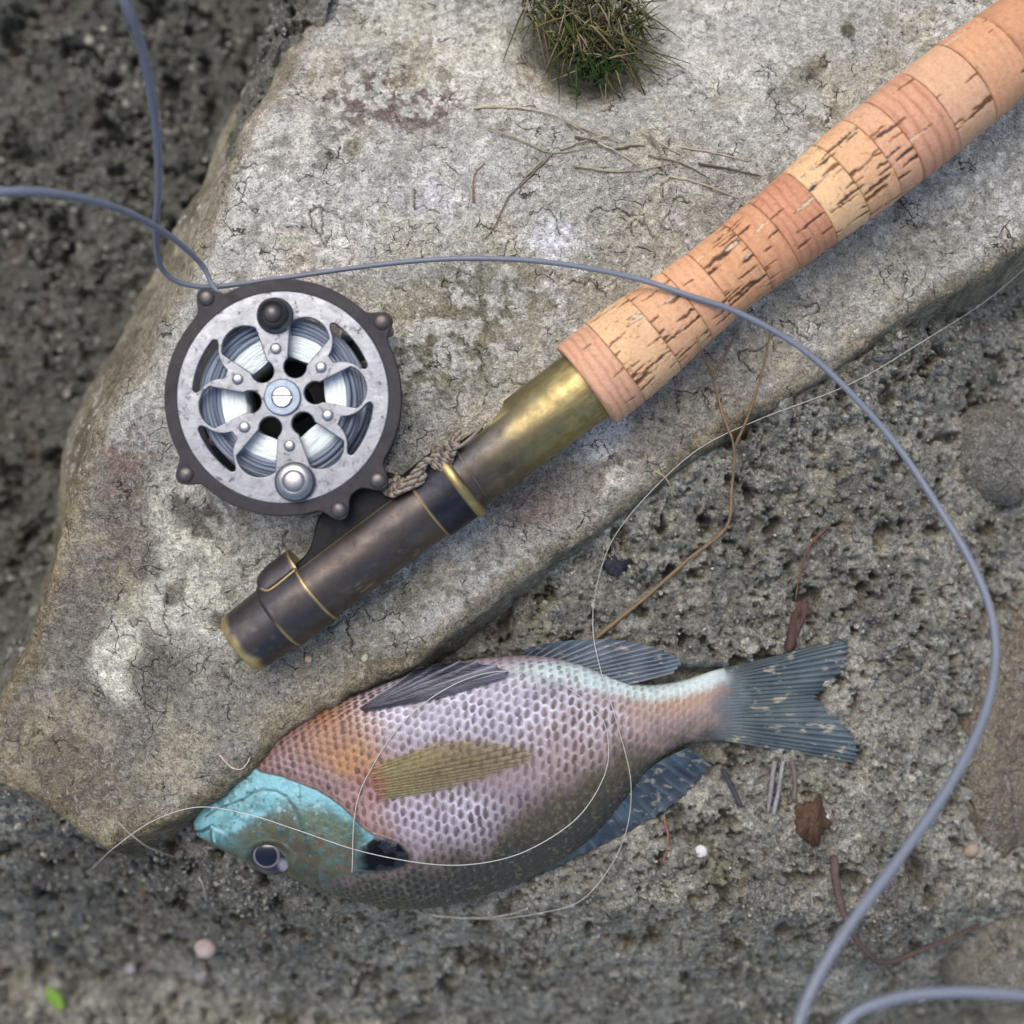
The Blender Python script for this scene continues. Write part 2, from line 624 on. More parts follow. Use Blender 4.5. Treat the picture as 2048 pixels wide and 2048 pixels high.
# colour of the stone: greys and beiges, pale crusts, brown stains, olive rim
wx = X + 30 * fbm(X, Y, 90, 4, 51) + 9 * fbm(X, Y, 18, 3, 53)
wy = Y + 30 * fbm(X, Y, 90, 4, 52) + 9 * fbm(X, Y, 18, 3, 54)
base = srgb(182, 179, 168)
C = np.empty(X.shape + (3,))
C[:] = base
tone = 1 + 0.20 * fbm(X, Y, 420, 4, 21) + 0.22 * fbm(X, Y, 60, 4, 22) + 0.2 * fbm(X, Y, 16, 3, 23)
C *= tone[..., None]


def paint(mask, rgb, amt=1.0):
    global C
    m = np.clip(mask * amt, 0, 1)[..., None]
    C = C * (1 - m) + srgb(*rgb) * m


br = 0.55 + 0.45 * smooth(-0.25, 0.25, fbm(X, Y, 22, 4, 61, 0.65))
brk = smooth(-0.1, 0.12, fbm(X, Y, 26, 4, 62, 0.65))
paint(blob(wx, wy, 760, 520, 480, 240, -10, 0.5) * br, (206, 202, 190), 0.75)
paint(blob(wx, wy, 560, 330, 190, 260, 30, 0.5) * br, (214, 207, 194), 0.85)
paint(blob(wx, wy, 980, 110, 200, 120, 20, 0.5), (212, 205, 188), 0.8)
paint(blob(wx, wy, 1720, 80, 420, 150, -10, 0.5), (182, 178, 167), 0.7)
paint(blob(wx, wy, 1480, 90, 90, 60, 0, 0.5), (196, 190, 180), 0.5)
paint(blob(wx, wy, 1300, 380, 260, 120, 20, 0.6), (164, 160, 146), 0.6)
paint(blob(wx, wy, 760, 170, 190, 85, 18, 0.6) * brk, (108, 88, 84), 0.9)
paint(blob(wx, wy, 690, 270, 60, 70, 0, 0.6) * brk, (104, 96, 88), 0.7)
paint(blob(wx, wy, 900, 640, 330, 110, -25, 0.6) * brk, (122, 117, 88), 0.75)
paint(blob(wx, wy, 860, 720, 180, 90, -35, 0.6) * brk, (112, 107, 86), 0.7)
paint(blob(wx, wy, 1180, 55, 135, 120, 30, 0.5), (74, 68, 44), 0.85)
paint(blob(wx, wy, 1620, 720, 120, 90, -35, 0.5) * brk, (196, 186, 172), 0.7)
paint(blob(wx, wy, 1750, 560, 190, 90, -35, 0.6) * br, (172, 165, 146), 0.7)
paint(blob(wx, wy, 1390, 830, 170, 90, -37, 0.6), (140, 131, 113), 0.75)
paint(blob(wx, wy, 1150, 985, 160, 80, -35, 0.6), (140, 129, 113), 0.7)
paint(blob(wx, wy, 1060, 1000, 70, 45, -30, 0.6), (120, 98, 92), 0.6)
paint(blob(wx, wy, 1200, 880, 62, 34, -35, 0.4) * br, (226, 222, 212), 0.9)
paint(blob(wx, wy, 1240, 950, 45, 26, -20, 0.5) * brk, (212, 204, 188), 0.8)
paint(blob(wx, wy, 1095, 485, 48, 52, 10, 0.4) * br, (232, 234, 236), 0.95)
paint(blob(wx, wy, 850, 410, 50, 60, 10, 0.6) * brk, (222, 220, 222), 0.7)
paint(blob(wx, wy, 1360, 460, 34, 60, 10, 0.5) * brk, (216, 212, 210), 0.7)
paint(blob(wx, wy, 560, 560, 190, 60, -8, 0.6) * brk, (218, 210, 196), 0.65)
# lower left: darker grey-brown with pale crusts
paint(smooth(345, 285, wx) * smooth(860, 980, wy), (122, 113, 99), 0.9)
paint(smooth(1235, 1315, wy) * smooth(1050, 800, wx), (132, 126, 112), 0.85)
paint(blob(wx, wy, 560, 1120, 200, 130, -35, 0.4), (184, 181, 167), 0.75)
paint(blob(wx, wy, 335, 1150, 105, 130, 8, 0.25), (202, 198, 180), 0.95)
paint(blob(wx, wy, 225, 1320, 52, 95, -12, 0.25), (204, 199, 180), 0.95)
paint(blob(wx, wy, 400, 1010, 90, 80, 0, 0.5) * br, (188, 182, 164), 0.8)
paint(blob(wx, wy, 250, 1110, 55, 85, 30, 0.4), (108, 100, 88), 0.85)
paint(blob(wx, wy, 310, 1350, 60, 55, 0, 0.3), (116, 110, 98), 0.85)
paint(blob(wx, wy, 240, 930, 90, 80, 30, 0.5) * brk, (128, 104, 92), 0.75)
paint(blob(wx, wy, 380, 1020, 40, 26, 10, 0.35), (86, 84, 76), 0.85)
for (a_, b_, c_, d_) in ((430, 1030, 20, 14), (310, 1140, 14, 18), (470, 1010, 16, 12), (348, 1190, 22, 30), (430, 1240, 26, 22), (390, 1060, 12, 16), (520, 1030, 22, 10)):
    paint(blob(wx, wy, a_, b_, c_, d_, 20, 0.3), (98, 92, 78), 0.8)
for (a_, b_, c_) in ((1612, 112, 20), (1680, 28, 15), (720, 290, 18)):
    paint(blob(X, Y, a_ - 0.06 * (1024 - a_), b_, c_, c_ * 1.05, 20, 0.3), (76, 68, 48), 0.9)
paint(blob(wx, wy, 760, 1230, 170, 60, -35, 0.6), (136, 130, 112), 0.6)
paint(blob(wx, wy, 60, 1560, 170, 110, 20, 0.6), (116, 104, 86), 0.7)
# olive-brown weathered rim and flank
leftm = smooth(0, 1, (900 - X - 0.35 * Y) / 500.0) * smooth(1250, 700, Y)
rimw = 55 + 30 * fbm(X, Y, 120, 3, 71) + 55 * leftm
paint(smooth(1.0, 0.35, np.clip(rd, 0, None) / np.maximum(rimw, 12)), (124, 109, 78), 0.7)
paint(smooth(0.35, 0.0, np.clip(rd, 0, None) / np.maximum(rimw, 12)) * smooth(-0.2, 0.3, fbm(X, Y, 60, 3, 72)), (78, 70, 48), 0.6)
cr = fbm(X, Y, 34, 4, 401, 0.6)
cr2 = fbm(X, Y, 150, 3, 402)
crust = smooth(0.04, 0.12, cr) * smooth(-0.25, 0.2, cr2)
C = C * (1 + 0.26 * crust - 0.10)[..., None]
rz = rz + 3.0 * crust
dk = smooth(0.16, 0.26, fbm(X, Y, 40, 4, 403, 0.62)) * smooth(-0.15, 0.3, fbm(X, Y, 230, 3, 404))
paint(dk, (112, 106, 88), 0.55)
ye = smooth(0.1, 0.45, fbm(X, Y, 120, 4, 405))
paint(ye, (176, 164, 134), 0.35)
wh = smooth(0.27, 0.34, fbm(X, Y, 22, 4, 406, 0.62)) * smooth(-0.1, 0.3, fbm(X, Y, 300, 3, 407)) * smooth(1150, 700, Y)
paint(wh, (222, 218, 210), 0.7)
crk = np.zeros(X.shape)
cr_rng = random.Random(21)
starts = [(1338, 352, 110), (1350, 400, 90), (1290, 450, 20), (1330, 300, 60), (1240, 420, 70), (960, 700, 80), (1010, 760, 30), (560, 1090, 100), (480, 1120, 60), (330, 1220, 90), (300, 1260, 20),
          (700, 700, 80), (830, 420, 40), (640, 470, 10), (890, 560, 60), (1480, 700, 60), (1560, 640, 20), (1350, 780, 75), (1180, 560, 40), (1100, 420, 80), (700, 1230, 60), (440, 1330, 70), (620, 420, 20), (1640, 620, 100), (500, 330, 40)]
for (sx, sy, hd_) in starts:
    for br_ in range(2):
        x0, y0, a_ = sx, sy, math.radians(hd_ + (0 if br_ == 0 else cr_rng.choice([-75, 75, 150, 200])))
        pl_ = [(x0, y0)]
        for _ in range(cr_rng.randint(5, 12)):
            b_ = a_ + cr_rng.gauss(0, 0.75)
            st_ = cr_rng.uniform(4, 11)
            x0, y0 = x0 + st_ * math.cos(b_), y0 + st_ * math.sin(b_)
            pl_.append((x0, y0))
        q_ = np.array(pl_)
        i0, i1 = np.searchsorted(xs, q_[:, 0].min() - 8), np.searchsorted(xs, q_[:, 0].max() + 8)
        j0, j1 = np.searchsorted(ys, q_[:, 1].min() - 8), np.searchsorted(ys, q_[:, 1].max() + 8)
        if i1 - i0 < 2 or j1 - j0 < 2:
            continue
        dd_ = dist_line(X[j0:j1, i0:i1], Y[j0:j1, i0:i1], pl_)
        crk[j0:j1, i0:i1] = np.maximum(crk[j0:j1, i0:i1], smooth(2.3, 0.5, dd_ + 0.8 * fbm(X[j0:j1, i0:i1], Y[j0:j1, i0:i1], 20, 2, 409)))
rz = rz - 4.0 * crk
paint(crk, (58, 53, 44), 0.85)
V = np.stack([X.ravel(), Y.ravel(), rz.ravel()], axis=1)
F = grid_faces(len(xs), len(ys), keep)
V, F, CC = compact(V, F, C.reshape(-1, 3))
me = mesh_np("rock_slab", W(V), F, CC)
rock = link("rock_slab", me, M['rock'], label="large flat pale limestone slab with cracked crust under the rod and reel", category="rock")


# ---- the soil
def soil_height(x, y, fine=True):
    d = sdf_poly(x, y, ROCK)
    out = np.clip(-d, 0, None)
    g = np.full(x.shape, -160.0)
    g += 80 * np.exp(-out / 190.0) * smooth(950, 1250, x) * smooth(1500, 1250, y)
    tl = smooth(700, 200, x + 0.22 * (y - 700)) * smooth(1700, 1250, y)
    g += -640 * tl * smooth(0, 260, out) - 120 * tl
    low = np.clip(y - 1800 - 0.08 * (x - 900), 0, None)
    g += -np.minimum(1.25 * low, 640)
    g += -np.minimum(0.55 * np.clip(430 - x, 0, None) * smooth(1560, 1800, y), 200)
    g += -np.minimum(0.6 * np.clip(x - 1790, 0, None), 420)
    g += 26 * fbm(x, y, 330, 3, 81) + 16 * fbm(x, y, 120, 3, 82)
    if fine:
        ax = x + 9 * fbm(x, y, 40, 3, 83)
        ay = y + 9 * fbm(x, y, 40, 3, 84)
        f1, f2, c1 = worley(ax, ay, 66, 85)
        g += 19 * (1 - f1 ** 2 * 1.3) * (0.4 + c1)
        f1, f2, c2 = worley(ax + 31, ay - 17, 27, 86)
        g += 14 * (1 - f1 ** 2 * 1.5) * (0.2 + c2)
        f1, f2, c3 = worley(ax - 11, ay + 7, 12.5, 87)
        g += 7.5 * (1 - f1 ** 2 * 1.6) * (0.2 + c3)
        hole = smooth(0.22, 0.5, fbm(x, y, 46, 4, 88, 0.6))
        g += -62 * hole
        g += -22 * smooth(0.28, 0.5, fbm(x, y, 20, 3, 188, 0.6))
        g += 4.5 * fbm(x, y, 10, 2, 89)
    return g, d


xs = axis(-430, 2400, 3.2, (-20000, 20000), 1.3)
ys = axis(-330, 2440, 3.2, (-20000, 20000), 1.3)
X, Y = np.meshgrid(xs, ys)
gz, gd = soil_height(X, Y)
# far away the bank is just level broken ground
far = np.maximum(np.maximum(-430 - X, X - 2400), np.maximum(-330 - Y, Y - 2440))
gz = np.where(far > 400, -640 + 30 * fbm(X, Y, 900, 3, 90), gz + (-640 - gz) * smooth(0, 400, far))
# the soil gives way under the fish
fx, fy = 1024 + (X - 1024) / 1.02, 1024 + (Y - 1024) / 1.02
fd = sdf_poly(fx, fy, FISH_OUT)
press = smooth(-6, 30, fd)
bed = -176 - 14 * smooth(20, 150, fd) - 0.02 * np.clip(X - 1000, 0, None)
gz = np.where(press > 0, np.minimum(gz, gz * (1 - press) + bed * press), gz)
keep = gd < 70
SOIL = (xs, ys, gz)
C = np.empty(X.shape + (3,))
C[:] = srgb(150, 148, 136)
C *= (1 + 0.28 * fbm(X, Y, 260, 4, 91) + 0.25 * fbm(X, Y, 36, 4, 92) + 0.2 * fbm(X, Y, 12, 2, 93))[..., None]
_, _, cid = worley(X + 9 * fbm(X, Y, 40, 3, 83), Y + 9 * fbm(X, Y, 40, 3, 84), 27, 86)
C *= (0.72 + 0.6 * cid)[..., None]
paint(smooth(0.05, 0.4, fbm(X, Y, 150, 4, 94)), (112, 112, 104), 0.55)
paint(smooth(0.15, 0.5, fbm(X, Y, 110, 4, 95)), (186, 182, 166), 0.6)
paint(smooth(0.25, 0.55, fbm(X, Y, 90, 4, 96)), (134, 129, 94), 0.4)
paint(smooth(700, 250, X + 0.22 * (Y - 700)) * smooth(1800, 1300, Y), (66, 68, 60), 0.7)  # vignette: upper-left corner's light falloff put into the soil colour
paint(blob(X, Y, 1150, 1900, 420, 150, -8, 0.6) * smooth(-0.3, 0.3, fbm(X, Y, 60, 3, 97)), (170, 165, 148), 0.5)
paint(blob(X, Y, 250, 1900, 420, 230, 0, 0.5), (84, 83, 76), 0.65)  # lower-left corner's vignette, likewise painted into the soil colour
paint(smooth(0.3, 0.5, fbm(X, Y, 70, 3, 98)), (118, 92, 76), 0.2)
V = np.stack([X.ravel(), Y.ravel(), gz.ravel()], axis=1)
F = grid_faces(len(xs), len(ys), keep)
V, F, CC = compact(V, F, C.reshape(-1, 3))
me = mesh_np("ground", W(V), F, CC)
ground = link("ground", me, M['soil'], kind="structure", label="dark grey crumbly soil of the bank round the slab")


def soil_at(x, y):
    sx, sy, g = SOIL
    i = np.clip(np.searchsorted(sx, x) - 1, 0, len(sx) - 2)
    j = np.clip(np.searchsorted(sy, y) - 1, 0, len(sy) - 2)
    return g[j, i]


# ---- loose crumbs (nobody could count them): one mesh
ico = bmesh.new()
bmesh.ops.create_icosphere(ico, subdivisions=2, radius=1.0)
ICO_V = np.array([v.co[:] for v in ico.verts])
ICO_F = np.array([[v.index for v in f.verts] for f in ico.faces])
ico.free()
ico = bmesh.new()
bmesh.ops.create_icosphere(ico, subdivisions=1, radius=1.0)
ICO1_V = np.array([v.co[:] for v in ico.verts])
ICO1_F = np.array([[v.index for v in f.verts] for f in ico.faces])
ico.free()


def lump(r, c, sub=1, squash=0.7, rough=0.35):
    bv = ICO_V if sub == 2 else ICO1_V
    q = rng.normal(size=4)
    w_, x_, y_, z_ = q / np.linalg.norm(q)
    R = np.array([[1 - 2 * (y_ * y_ + z_ * z_), 2 * (x_ * y_ - z_ * w_), 2 * (x_ * z_ + y_ * w_)],
                  [2 * (x_ * y_ + z_ * w_), 1 - 2 * (x_ * x_ + z_ * z_), 2 * (y_ * z_ - x_ * w_)],
                  [2 * (x_ * z_ - y_ * w_), 2 * (y_ * z_ + x_ * w_), 1 - 2 * (x_ * x_ + y_ * y_)]])
    v = bv * (1 + rough * (rng.random(len(bv)) - 0.5) * 2)[:, None]
    v = v * (0.75 + 0.5 * rng.random(3))
    v = v @ R.T
    v[:, 2] *= squash
    return v * r + np.asarray(c)


pv, pf, pc, off, cnt = [], [], [], 0, 0
while cnt < 17000:
    n = 4000
    x = rng.uniform(-330, 2300, n)
    y = rng.uniform(-250, 2380, n)
    d = sdf_poly(x, y, ROCK)
    f_ = sdf_poly(1024 + (x - 1024) / 1.02, 1024 + (y - 1024) / 1.02, FISH_OUT)
    dens = fbm(x, y, 140, 3, 101)
    ok = (d < -6) & (f_ < -14) & (dens > rng.uniform(-0.6, 0.4, n))
    for xx, yy, ff in zip(x[ok], y[ok], f_[ok]):
        r = min(2.6 + 2.2 * rng.pareto(2.8), 12)
        if r > -ff * 0.8:
            continue
        z = soil_at(xx, yy)
        v = lump(r, (xx, yy, z + r * 0.15), 1, 0.8, 0.5)
        pv.append(v)
        pf.append(ICO1_F + off)
        off += len(v)
        t = rng.random()
        c = srgb(*((152, 149, 137) if t < 0.5 else (124, 123, 116) if t < 0.8 else (182, 178, 162) if t < 0.985 else (128, 98, 80))) * rng.uniform(0.6, 1.25)
        pc.append(np.tile(c, (len(v), 1)))
        cnt += 1
me = mesh_np("soil_crumbs", W(np.vstack(pv)), np.vstack(pf), np.vstack(pc))
link("soil_crumbs", me, M['soil'], kind="stuff", label="loose crumbs of grey soil strewn over the bank", category="soil")


# ---- other stones
def boulder(name, px, py, zt, rx, ry, rzz, rot, rgb, seed, label):
    n, mseg = 90, 130
    th = np.linspace(0.0, math.pi, n)
    ph = np.linspace(0, 2 * math.pi, mseg, endpoint=False)
    T, P_ = np.meshgrid(th, ph, indexing='ij')
    ex = 0.75
    sx = np.sign(np.cos(P_)) * np.abs(np.cos(P_)) ** ex * np.sin(T) ** 0.8
    sy = np.sign(np.sin(P_)) * np.abs(np.sin(P_)) ** ex * np.sin(T) ** 0.8
    sz = np.cos(T)
    k = 1 + 0.13 * fbm(sx * 3 + seed, sy * 3 + sz * 2, 1.4, 4, seed) + 0.02 * fbm(sx * 30, sy * 30 + sz * 20, 1.0, 3, seed + 4)
    a = math.radians(rot)
    x, y = sx * rx * k, sy * ry * k
    cx, cy = persp(px, py, zt)
    v = np.stack([cx + x * math.cos(a) - y * math.sin(a), cy + x * math.sin(a) + y * math.cos(a), zt - rzz + sz * rzz * k], axis=-1).reshape(-1, 3)
    i = np.arange(n - 1)[:, None]
    j = np.arange(mseg)[None, :]
    j2 = (j + 1) % mseg
    f = np.stack([i * mseg + j, i * mseg + j2, (i + 1) * mseg + j2, (i + 1) * mseg + j], axis=-1).reshape(-1, 4)
    c = srgb(*rgb) * (1 + 0.25 * fbm(v[:, 0], v[:, 1], 120, 4, seed + 2) + 0.15 * fbm(v[:, 0], v[:, 1], 20, 3, seed + 3))[:, None]
    me = mesh_np(name, W(v), f, c)
    fix_normals(me)
    return link(name, me, M['rock'], label=label, category="rock")


boulder("boulder", 2010, 1480, -255, 130, 330, 190, 4, (120, 110, 95), 5, "tan brown boulder beyond the fish tail behind the hanging fly line")
boulder("boulder", 2010, 900, -210, 120, 110, 130, 20, (120, 116, 106), 6, "rounded grey stone beside the soil below the slab's cracked corner")
boulder("boulder", 2030, 1900, -420, 130, 170, 150, 0, (124, 118, 104), 7, "grey stone under the lower loop of fly line")


# ------------------------------------------------------------------ fly reel
RZ = 178.0                                   # height of the reel's face above the slab
RF = (HC - RZ) / HC
RCX, RCY = persp(566, 795, RZ)


def plate(name, outlines, z0, z1, mat, parent, bevel=2.0, center=None, **tags):
    """flat plate with holes: closed outlines in photo pixels about the reel's axis (x right, y up)"""
    cu = bpy.data.curves.new(name, 'CURVE')
    cu.dimensions = '2D'
    cu.fill_mode = 'BOTH'
    th = (z1 - z0) / 2
    cu.extrude = max(th - bevel, 0.05)
    cu.bevel_depth = bevel
    cu.bevel_resolution = 2
    for k, o in enumerate(outlines):
        sp = cu.splines.new('POLY')
        sp.points.add(len(o) - 1)
        for q, (x, y) in zip(sp.points, o):
            q.co = (x, y, 0, 1)
        sp.use_cyclic_u = True
    ob = bpy.data.objects.new(name + "_tmp", cu)
    COL.objects.link(ob)
    dg = bpy.context.evaluated_depsgraph_get()
    me = bpy.data.meshes.new_from_object(ob.evaluated_get(dg))
    bpy.data.objects.remove(ob)
    bpy.data.curves.remove(cu)
    me.name = name
    n = len(me.vertices)
    co = np.empty(n * 3, dtype=np.float32)
    me.vertices.foreach_get("co", co)
    co = co.reshape(-1, 3)
    cx, cy = center if center is not None else (RCX, RCY)
    lay = np.stack([cx + co[:, 0], cy - co[:, 1], co[:, 2] + (z0 + z1) / 2], axis=1)
    me.vertices.foreach_set("co", W(lay).astype(np.float32).ravel())
    bm = bmesh.new()
    bm.from_mesh(me)
    bmesh.ops.remove_doubles(bm, verts=bm.verts, dist=1e-6)
    bmesh.ops.recalc_face_normals(bm, faces=bm.faces)
    bm.to_mesh(me)
    bm.free()
    for p in me.polygons:
        p.use_smooth = abs(p.normal.z) < 0.98
    return link(name, me, mat, parent, **tags)


def chaikin(p, it=2):
    p = np.asarray(p, dtype=np.float64)
    for _ in range(it):
        q = np.roll(p, -1, 0)
        p = np.stack([0.75 * p + 0.25 * q, 0.25 * p + 0.75 * q], axis=1).reshape(-1, 2)
    return p


def circ(r, n=120, cx=0, cy=0):
    a = np.linspace(0, 2 * math.pi, n, endpoint=False)
    return np.stack([cx + r * np.cos(a), cy + r * np.sin(a)], axis=1)


k_ = RF                                     # photo pixels -> layout units at the reel's height
reel = empty("fly_reel", (RCX, RCY, 0), label="old skeleton fly reel with silver spoked spool face and dark ring frame", category="fishing reel")
LUGS = [(-153, 199), (198, 151), (-194, -154), (190, -166), (112, -225)]
ang = np.linspace(0, 2 * math.pi, 720, endpoint=False)
ro = np.full(720, 235.0)
for lx, ly in LUGS:
    lr, la = math.hypot(lx, ly), math.atan2(ly, lx)
    dl = np.angle(np.exp(1j * (ang - la)))
    s2 = 22 ** 2 - (lr * np.sin(dl)) ** 2
    ok = (s2 > 0) & (np.abs(dl) < 0.5)
    ro = np.where(ok, np.maximum(ro, lr * np.cos(dl) + np.sqrt(np.clip(s2, 0, None))), ro)
ker = np.exp(-0.5 * (np.arange(-12, 13) / 4.5) ** 2)
ker /= ker.sum()
ro = np.convolve(np.concatenate([ro[-12:], ro, ro[:12]]), ker, 'valid')
outl = np.stack([ro * np.cos(ang), ro * np.sin(ang)], axis=1) * k_
frame = plate("frame_ring", [outl, circ(213.5 * k_, 240)], 158, 180, M['ring'], reel, 2.2)
# rear frame: ring, broad bar and hub disc, seen through the spool's openings
a0 = math.radians(38)
bar = []
for sgn in (1, -1):
    for t in (-0.24, 0.24):
        a = a0 + (0 if sgn > 0 else math.pi) + t
        bar.append((206 * math.cos(a), 206 * math.sin(a)))
rear_out = plate("rear_ring", [circ(222 * k_, 160), circ(200 * k_, 160)], 4, 20, M['ring'], reel, 2.0)
barp = np.array([bar[0], bar[1], bar[2], bar[3]]) * k_
plate("rear_bar", [barp], 6, 19, M['blackmetal'], reel, 1.0)
plate("rear_hub", [circ(96 * k_, 80)], 5, 26, M['blackmetal'], reel, 2.0)
for i, (lx, ly) in enumerate(LUGS):
    c = (RCX + lx * k_, RCY - ly * k_, 0)
    solid("pillar", lathe([(18, 11 * k_), (160, 11 * k_)], c, seg=20), M['screwdark'], reel, sharp=40)
    p = solid("frame_screw", lathe([(178, 16 * k_), (181.5, 16 * k_), (184, 13.5 * k_), (185.6, 8 * k_), (186.2, 2 * k_)], c, seg=28), M['screwdark'], reel, sharp=50)
# small pins on the rear bar
for (dx, dy) in ((111, 139), (150, 78), (-167, -78), (-112, -146)):
    solid("pin", lathe([(15, 12 * k_), (40, 12 * k_), (43, 9 * k_), (44, 2)], (RCX + dx * k_, RCY - dy * k_, 0), seg=20), M['screwdark'], reel, sharp=40)

# spool face with six petal openings and four crescent slots
SP = [98 + 60 * i for i in range(6)]
holes = []
for s in SP:
    pa = math.radians(s + 30)
    ru = math.acos((49.5 - 25.0) / (121 - 66.0))
    pts = []
    for t in np.linspace(-ru, ru, 26):
        pts.append((121 + 49.5 * math.cos(t), 49.5 * math.sin(t)))
    for t in np.linspace(ru, 2 * math.pi - ru, 20):
        pts.append((66 + 25 * math.cos(t), 25 * math.sin(t)))
    p = np.array(pts)
    # the long edges bow inwards a little
    t = np.clip((p[:, 0] - 58) / 63, 0, 1)
    holes.append(np.stack([p[:, 0] * math.cos(pa) - p[:, 1] * math.sin(pa), p[:, 0] * math.sin(pa) + p[:, 1] * math.cos(pa)], axis=1) * k_)
for s in (SP[5], SP[4], SP[2], SP[1]):
    pa = math.radians(s)
    al = np.radians(np.linspace(-19.4, 19.4, 41))
    inner = []
    for a in al:
        b_ = math.radians(30) - abs(a)
        q = 53.0 ** 2 - (121 * math.sin(b_)) ** 2
        r = 121 * math.cos(b_) + math.sqrt(q) if q > 0 else 121
        e_ = min(max((abs(math.degrees(a)) - 16.6) / 2.8, 0), 1) ** 2
        inner.append(min(max(r, 121), 170) + 4.5 * e_)
    eo_ = 183 - 6 * np.clip((np.abs(np.degrees(al)) - 16.6) / 2.8, 0, 1) ** 2
    p = [(r * math.cos(a), r * math.sin(a)) for a, r in zip(al, eo_)] + [(r * math.cos(a), r * math.sin(a)) for a, r in zip(al[::-1], inner[::-1])]
    p = chaikin(np.array(p), 2)
    holes.append(np.stack([p[:, 0] * math.cos(pa) - p[:, 1] * math.sin(pa), p[:, 0] * math.sin(pa) + p[:, 1] * math.cos(pa)], axis=1) * k_)
face = plate("spool_face", [circ(210 * k_, 240)] + holes, 168, 181, M['silver'], reel, 2.3)
for i, s in enumerate(SP):
    a = math.radians(s)
    r = 97 if i not in (0, 3) else 98
    c = (RCX + r * math.cos(a) * k_, RCY - r * math.sin(a) * k_, 0)
    solid("spoke_rivet", lathe([(179, 11.5 * k_), (181.8, 11.5 * k_), (183.2, 9.5 * k_), (184, 5.5 * k_), (184.3, 1)], c, seg=22), M['polished'], face, sharp=60)
hub = (RCX, RCY, 0)
solid("hub_washer", lathe([(179, 37 * k_), (186, 37 * k_), (188.5, 34.5 * k_), (188.5, 22 * k_), (186, 21 * k_), (186, 1)], hub, seg=48), M['zinc'], face, sharp=35)
# slotted screw: two half discs with the slot between them
scr = []
for sg in (1, -1):
    t = np.linspace(math.asin(2.2 / 20), math.pi - math.asin(2.2 / 20), 24)
    o = np.stack([20 * np.cos(t), sg * 20 * np.sin(t)], axis=1) * k_
    v = []
    for (z, q) in ((184, 1.0), (191, 1.0), (193.5, 0.86)):
        cc = o.mean(axis=0)
        pp = cc + (o - cc) * q
        v.append(np.stack([RCX + pp[:, 0], RCY - pp[:, 1], np.full(len(pp), z)], axis=1))
    n = len(o)
    v = np.vstack(v)
    f = []
    for L in range(2):
        for j in range(n):
            f.append([L * n + j, L * n + (j + 1) % n, (L + 1) * n + (j + 1) % n, (L + 1) * n + j])
    scr.append((v, [np.array(f), (2 * n + np.arange(n))[None, :], np.arange(n)[None, ::-1]]))
scr.append(lathe([(180, 19 * k_), (187.5, 19 * k_)], hub, seg=32))
solid("hub_screw", merge(scr), M['screw'], face, sharp=35)
# winding knob (black) and counterweight knob (silver)
kc = persp(545, 627, 214) + (0,)
solid("knob_base", lathe([(179, 37 * k_), (183, 37 * k_), (188, 33 * k_), (194, 28 * k_), (200, 20)], kc, seg=40), M['silver'], face, sharp=60)
kn = solid("winding_knob", lathe([(186, 25 * k_), (192, 25 * k_), (197, 30 * k_), (206, 32 * k_), (214, 31 * k_), (218, 28 * k_), (219, 25 * k_), (216, 22 * k_), (215, 10)], kc, seg=48), M['black'], reel, sharp=50)
solid("knob_rivet", lathe([(212, 18 * k_), (218, 18 * k_), (222, 15 * k_), (225, 9 * k_), (226, 2)], kc, seg=32), M['screwdark'], kn, sharp=60)
kc = persp(588, 963, 200) + (0,)
cw = solid("counterweight_knob", lathe([(176, 35 * k_), (186, 39 * k_), (194, 40 * k_), (200, 37 * k_), (204, 31 * k_), (205, 24 * k_), (204, 23.2 * k_), (204, 22.4 * k_), (206.5, 21.5 * k_), (208, 16 * k_), (209, 8 * k_), (209.2, 1)], kc, seg=48), M['polished'], reel, sharp=60)

# spool core, white backing and wound grey line
solid("spool_core", lathe([(24, 92 * k_), (30, 92 * k_), (34, 40 * k_), (140, 40 * k_), (168, 38 * k_)], hub, seg=48), M['blackmetal'], reel, sharp=40)
rr, zz = [], []
prof = []
for r in np.arange(84, 131, 0.8):
    prof.append((146 + 5 * math.sin((r - 84) / 47 * math.pi), r))
n_th = 240
th = np.linspace(0, 2 * math.pi, n_th, endpoint=False)
pr = np.array(prof)
RR, TT = np.meshgrid(pr[:, 1], th, indexing='ij')
ZZ = np.repeat(pr[:, 0][:, None], n_th, axis=1)
hexm = 3.5 * np.cos(6 * (TT - math.radians(128))) + 2.5 * np.cos(2 * TT + 1)
wob = fbm(RR * 2.2 + 3 * np.sin(TT * 3), TT * 9, 6, 3, 131)
ZZ = ZZ + 1.6 * np.sin(RR * 2.6 + 5 * wob) + 2.0 * wob
Rm = RR - hexm * (1 - (RR - 84) / 60)
v = np.stack([RCX + Rm * np.cos(TT) * k_, RCY - Rm * np.sin(TT) * k_, ZZ], axis=-1).reshape(-1, 3)
nr = len(prof)
v2 = v.copy()
v2[:, 2] = 40
i = np.arange(nr - 1)[:, None]
j = np.arange(n_th)[None, :]
j2 = (j + 1) % n_th
f = np.stack([i * n_th + j, i * n_th + j2, (i + 1) * n_th + j2, (i + 1) * n_th + j], axis=-1).reshape(-1, 4)
o = nr * n_th
jj = np.arange(n_th)
jj2 = (jj + 1) % n_th
wall_in = np.stack([jj, jj2, o + jj2, o + jj], axis=-1)
wall_out = np.stack([(nr - 1) * n_th + jj, (nr - 1) * n_th + jj2, o + (nr - 1) * n_th + jj2, o + (nr - 1) * n_th + jj], axis=-1)
bc = np.tile(srgb(238, 247, 246), (2 * o, 1))
stz = (1 - 0.16 * smooth(0.05, 0.5, fbm((RR * 4).ravel(), (TT * 14).ravel(), 7, 3, 133)))
bc[:o] *= stz[:, None]
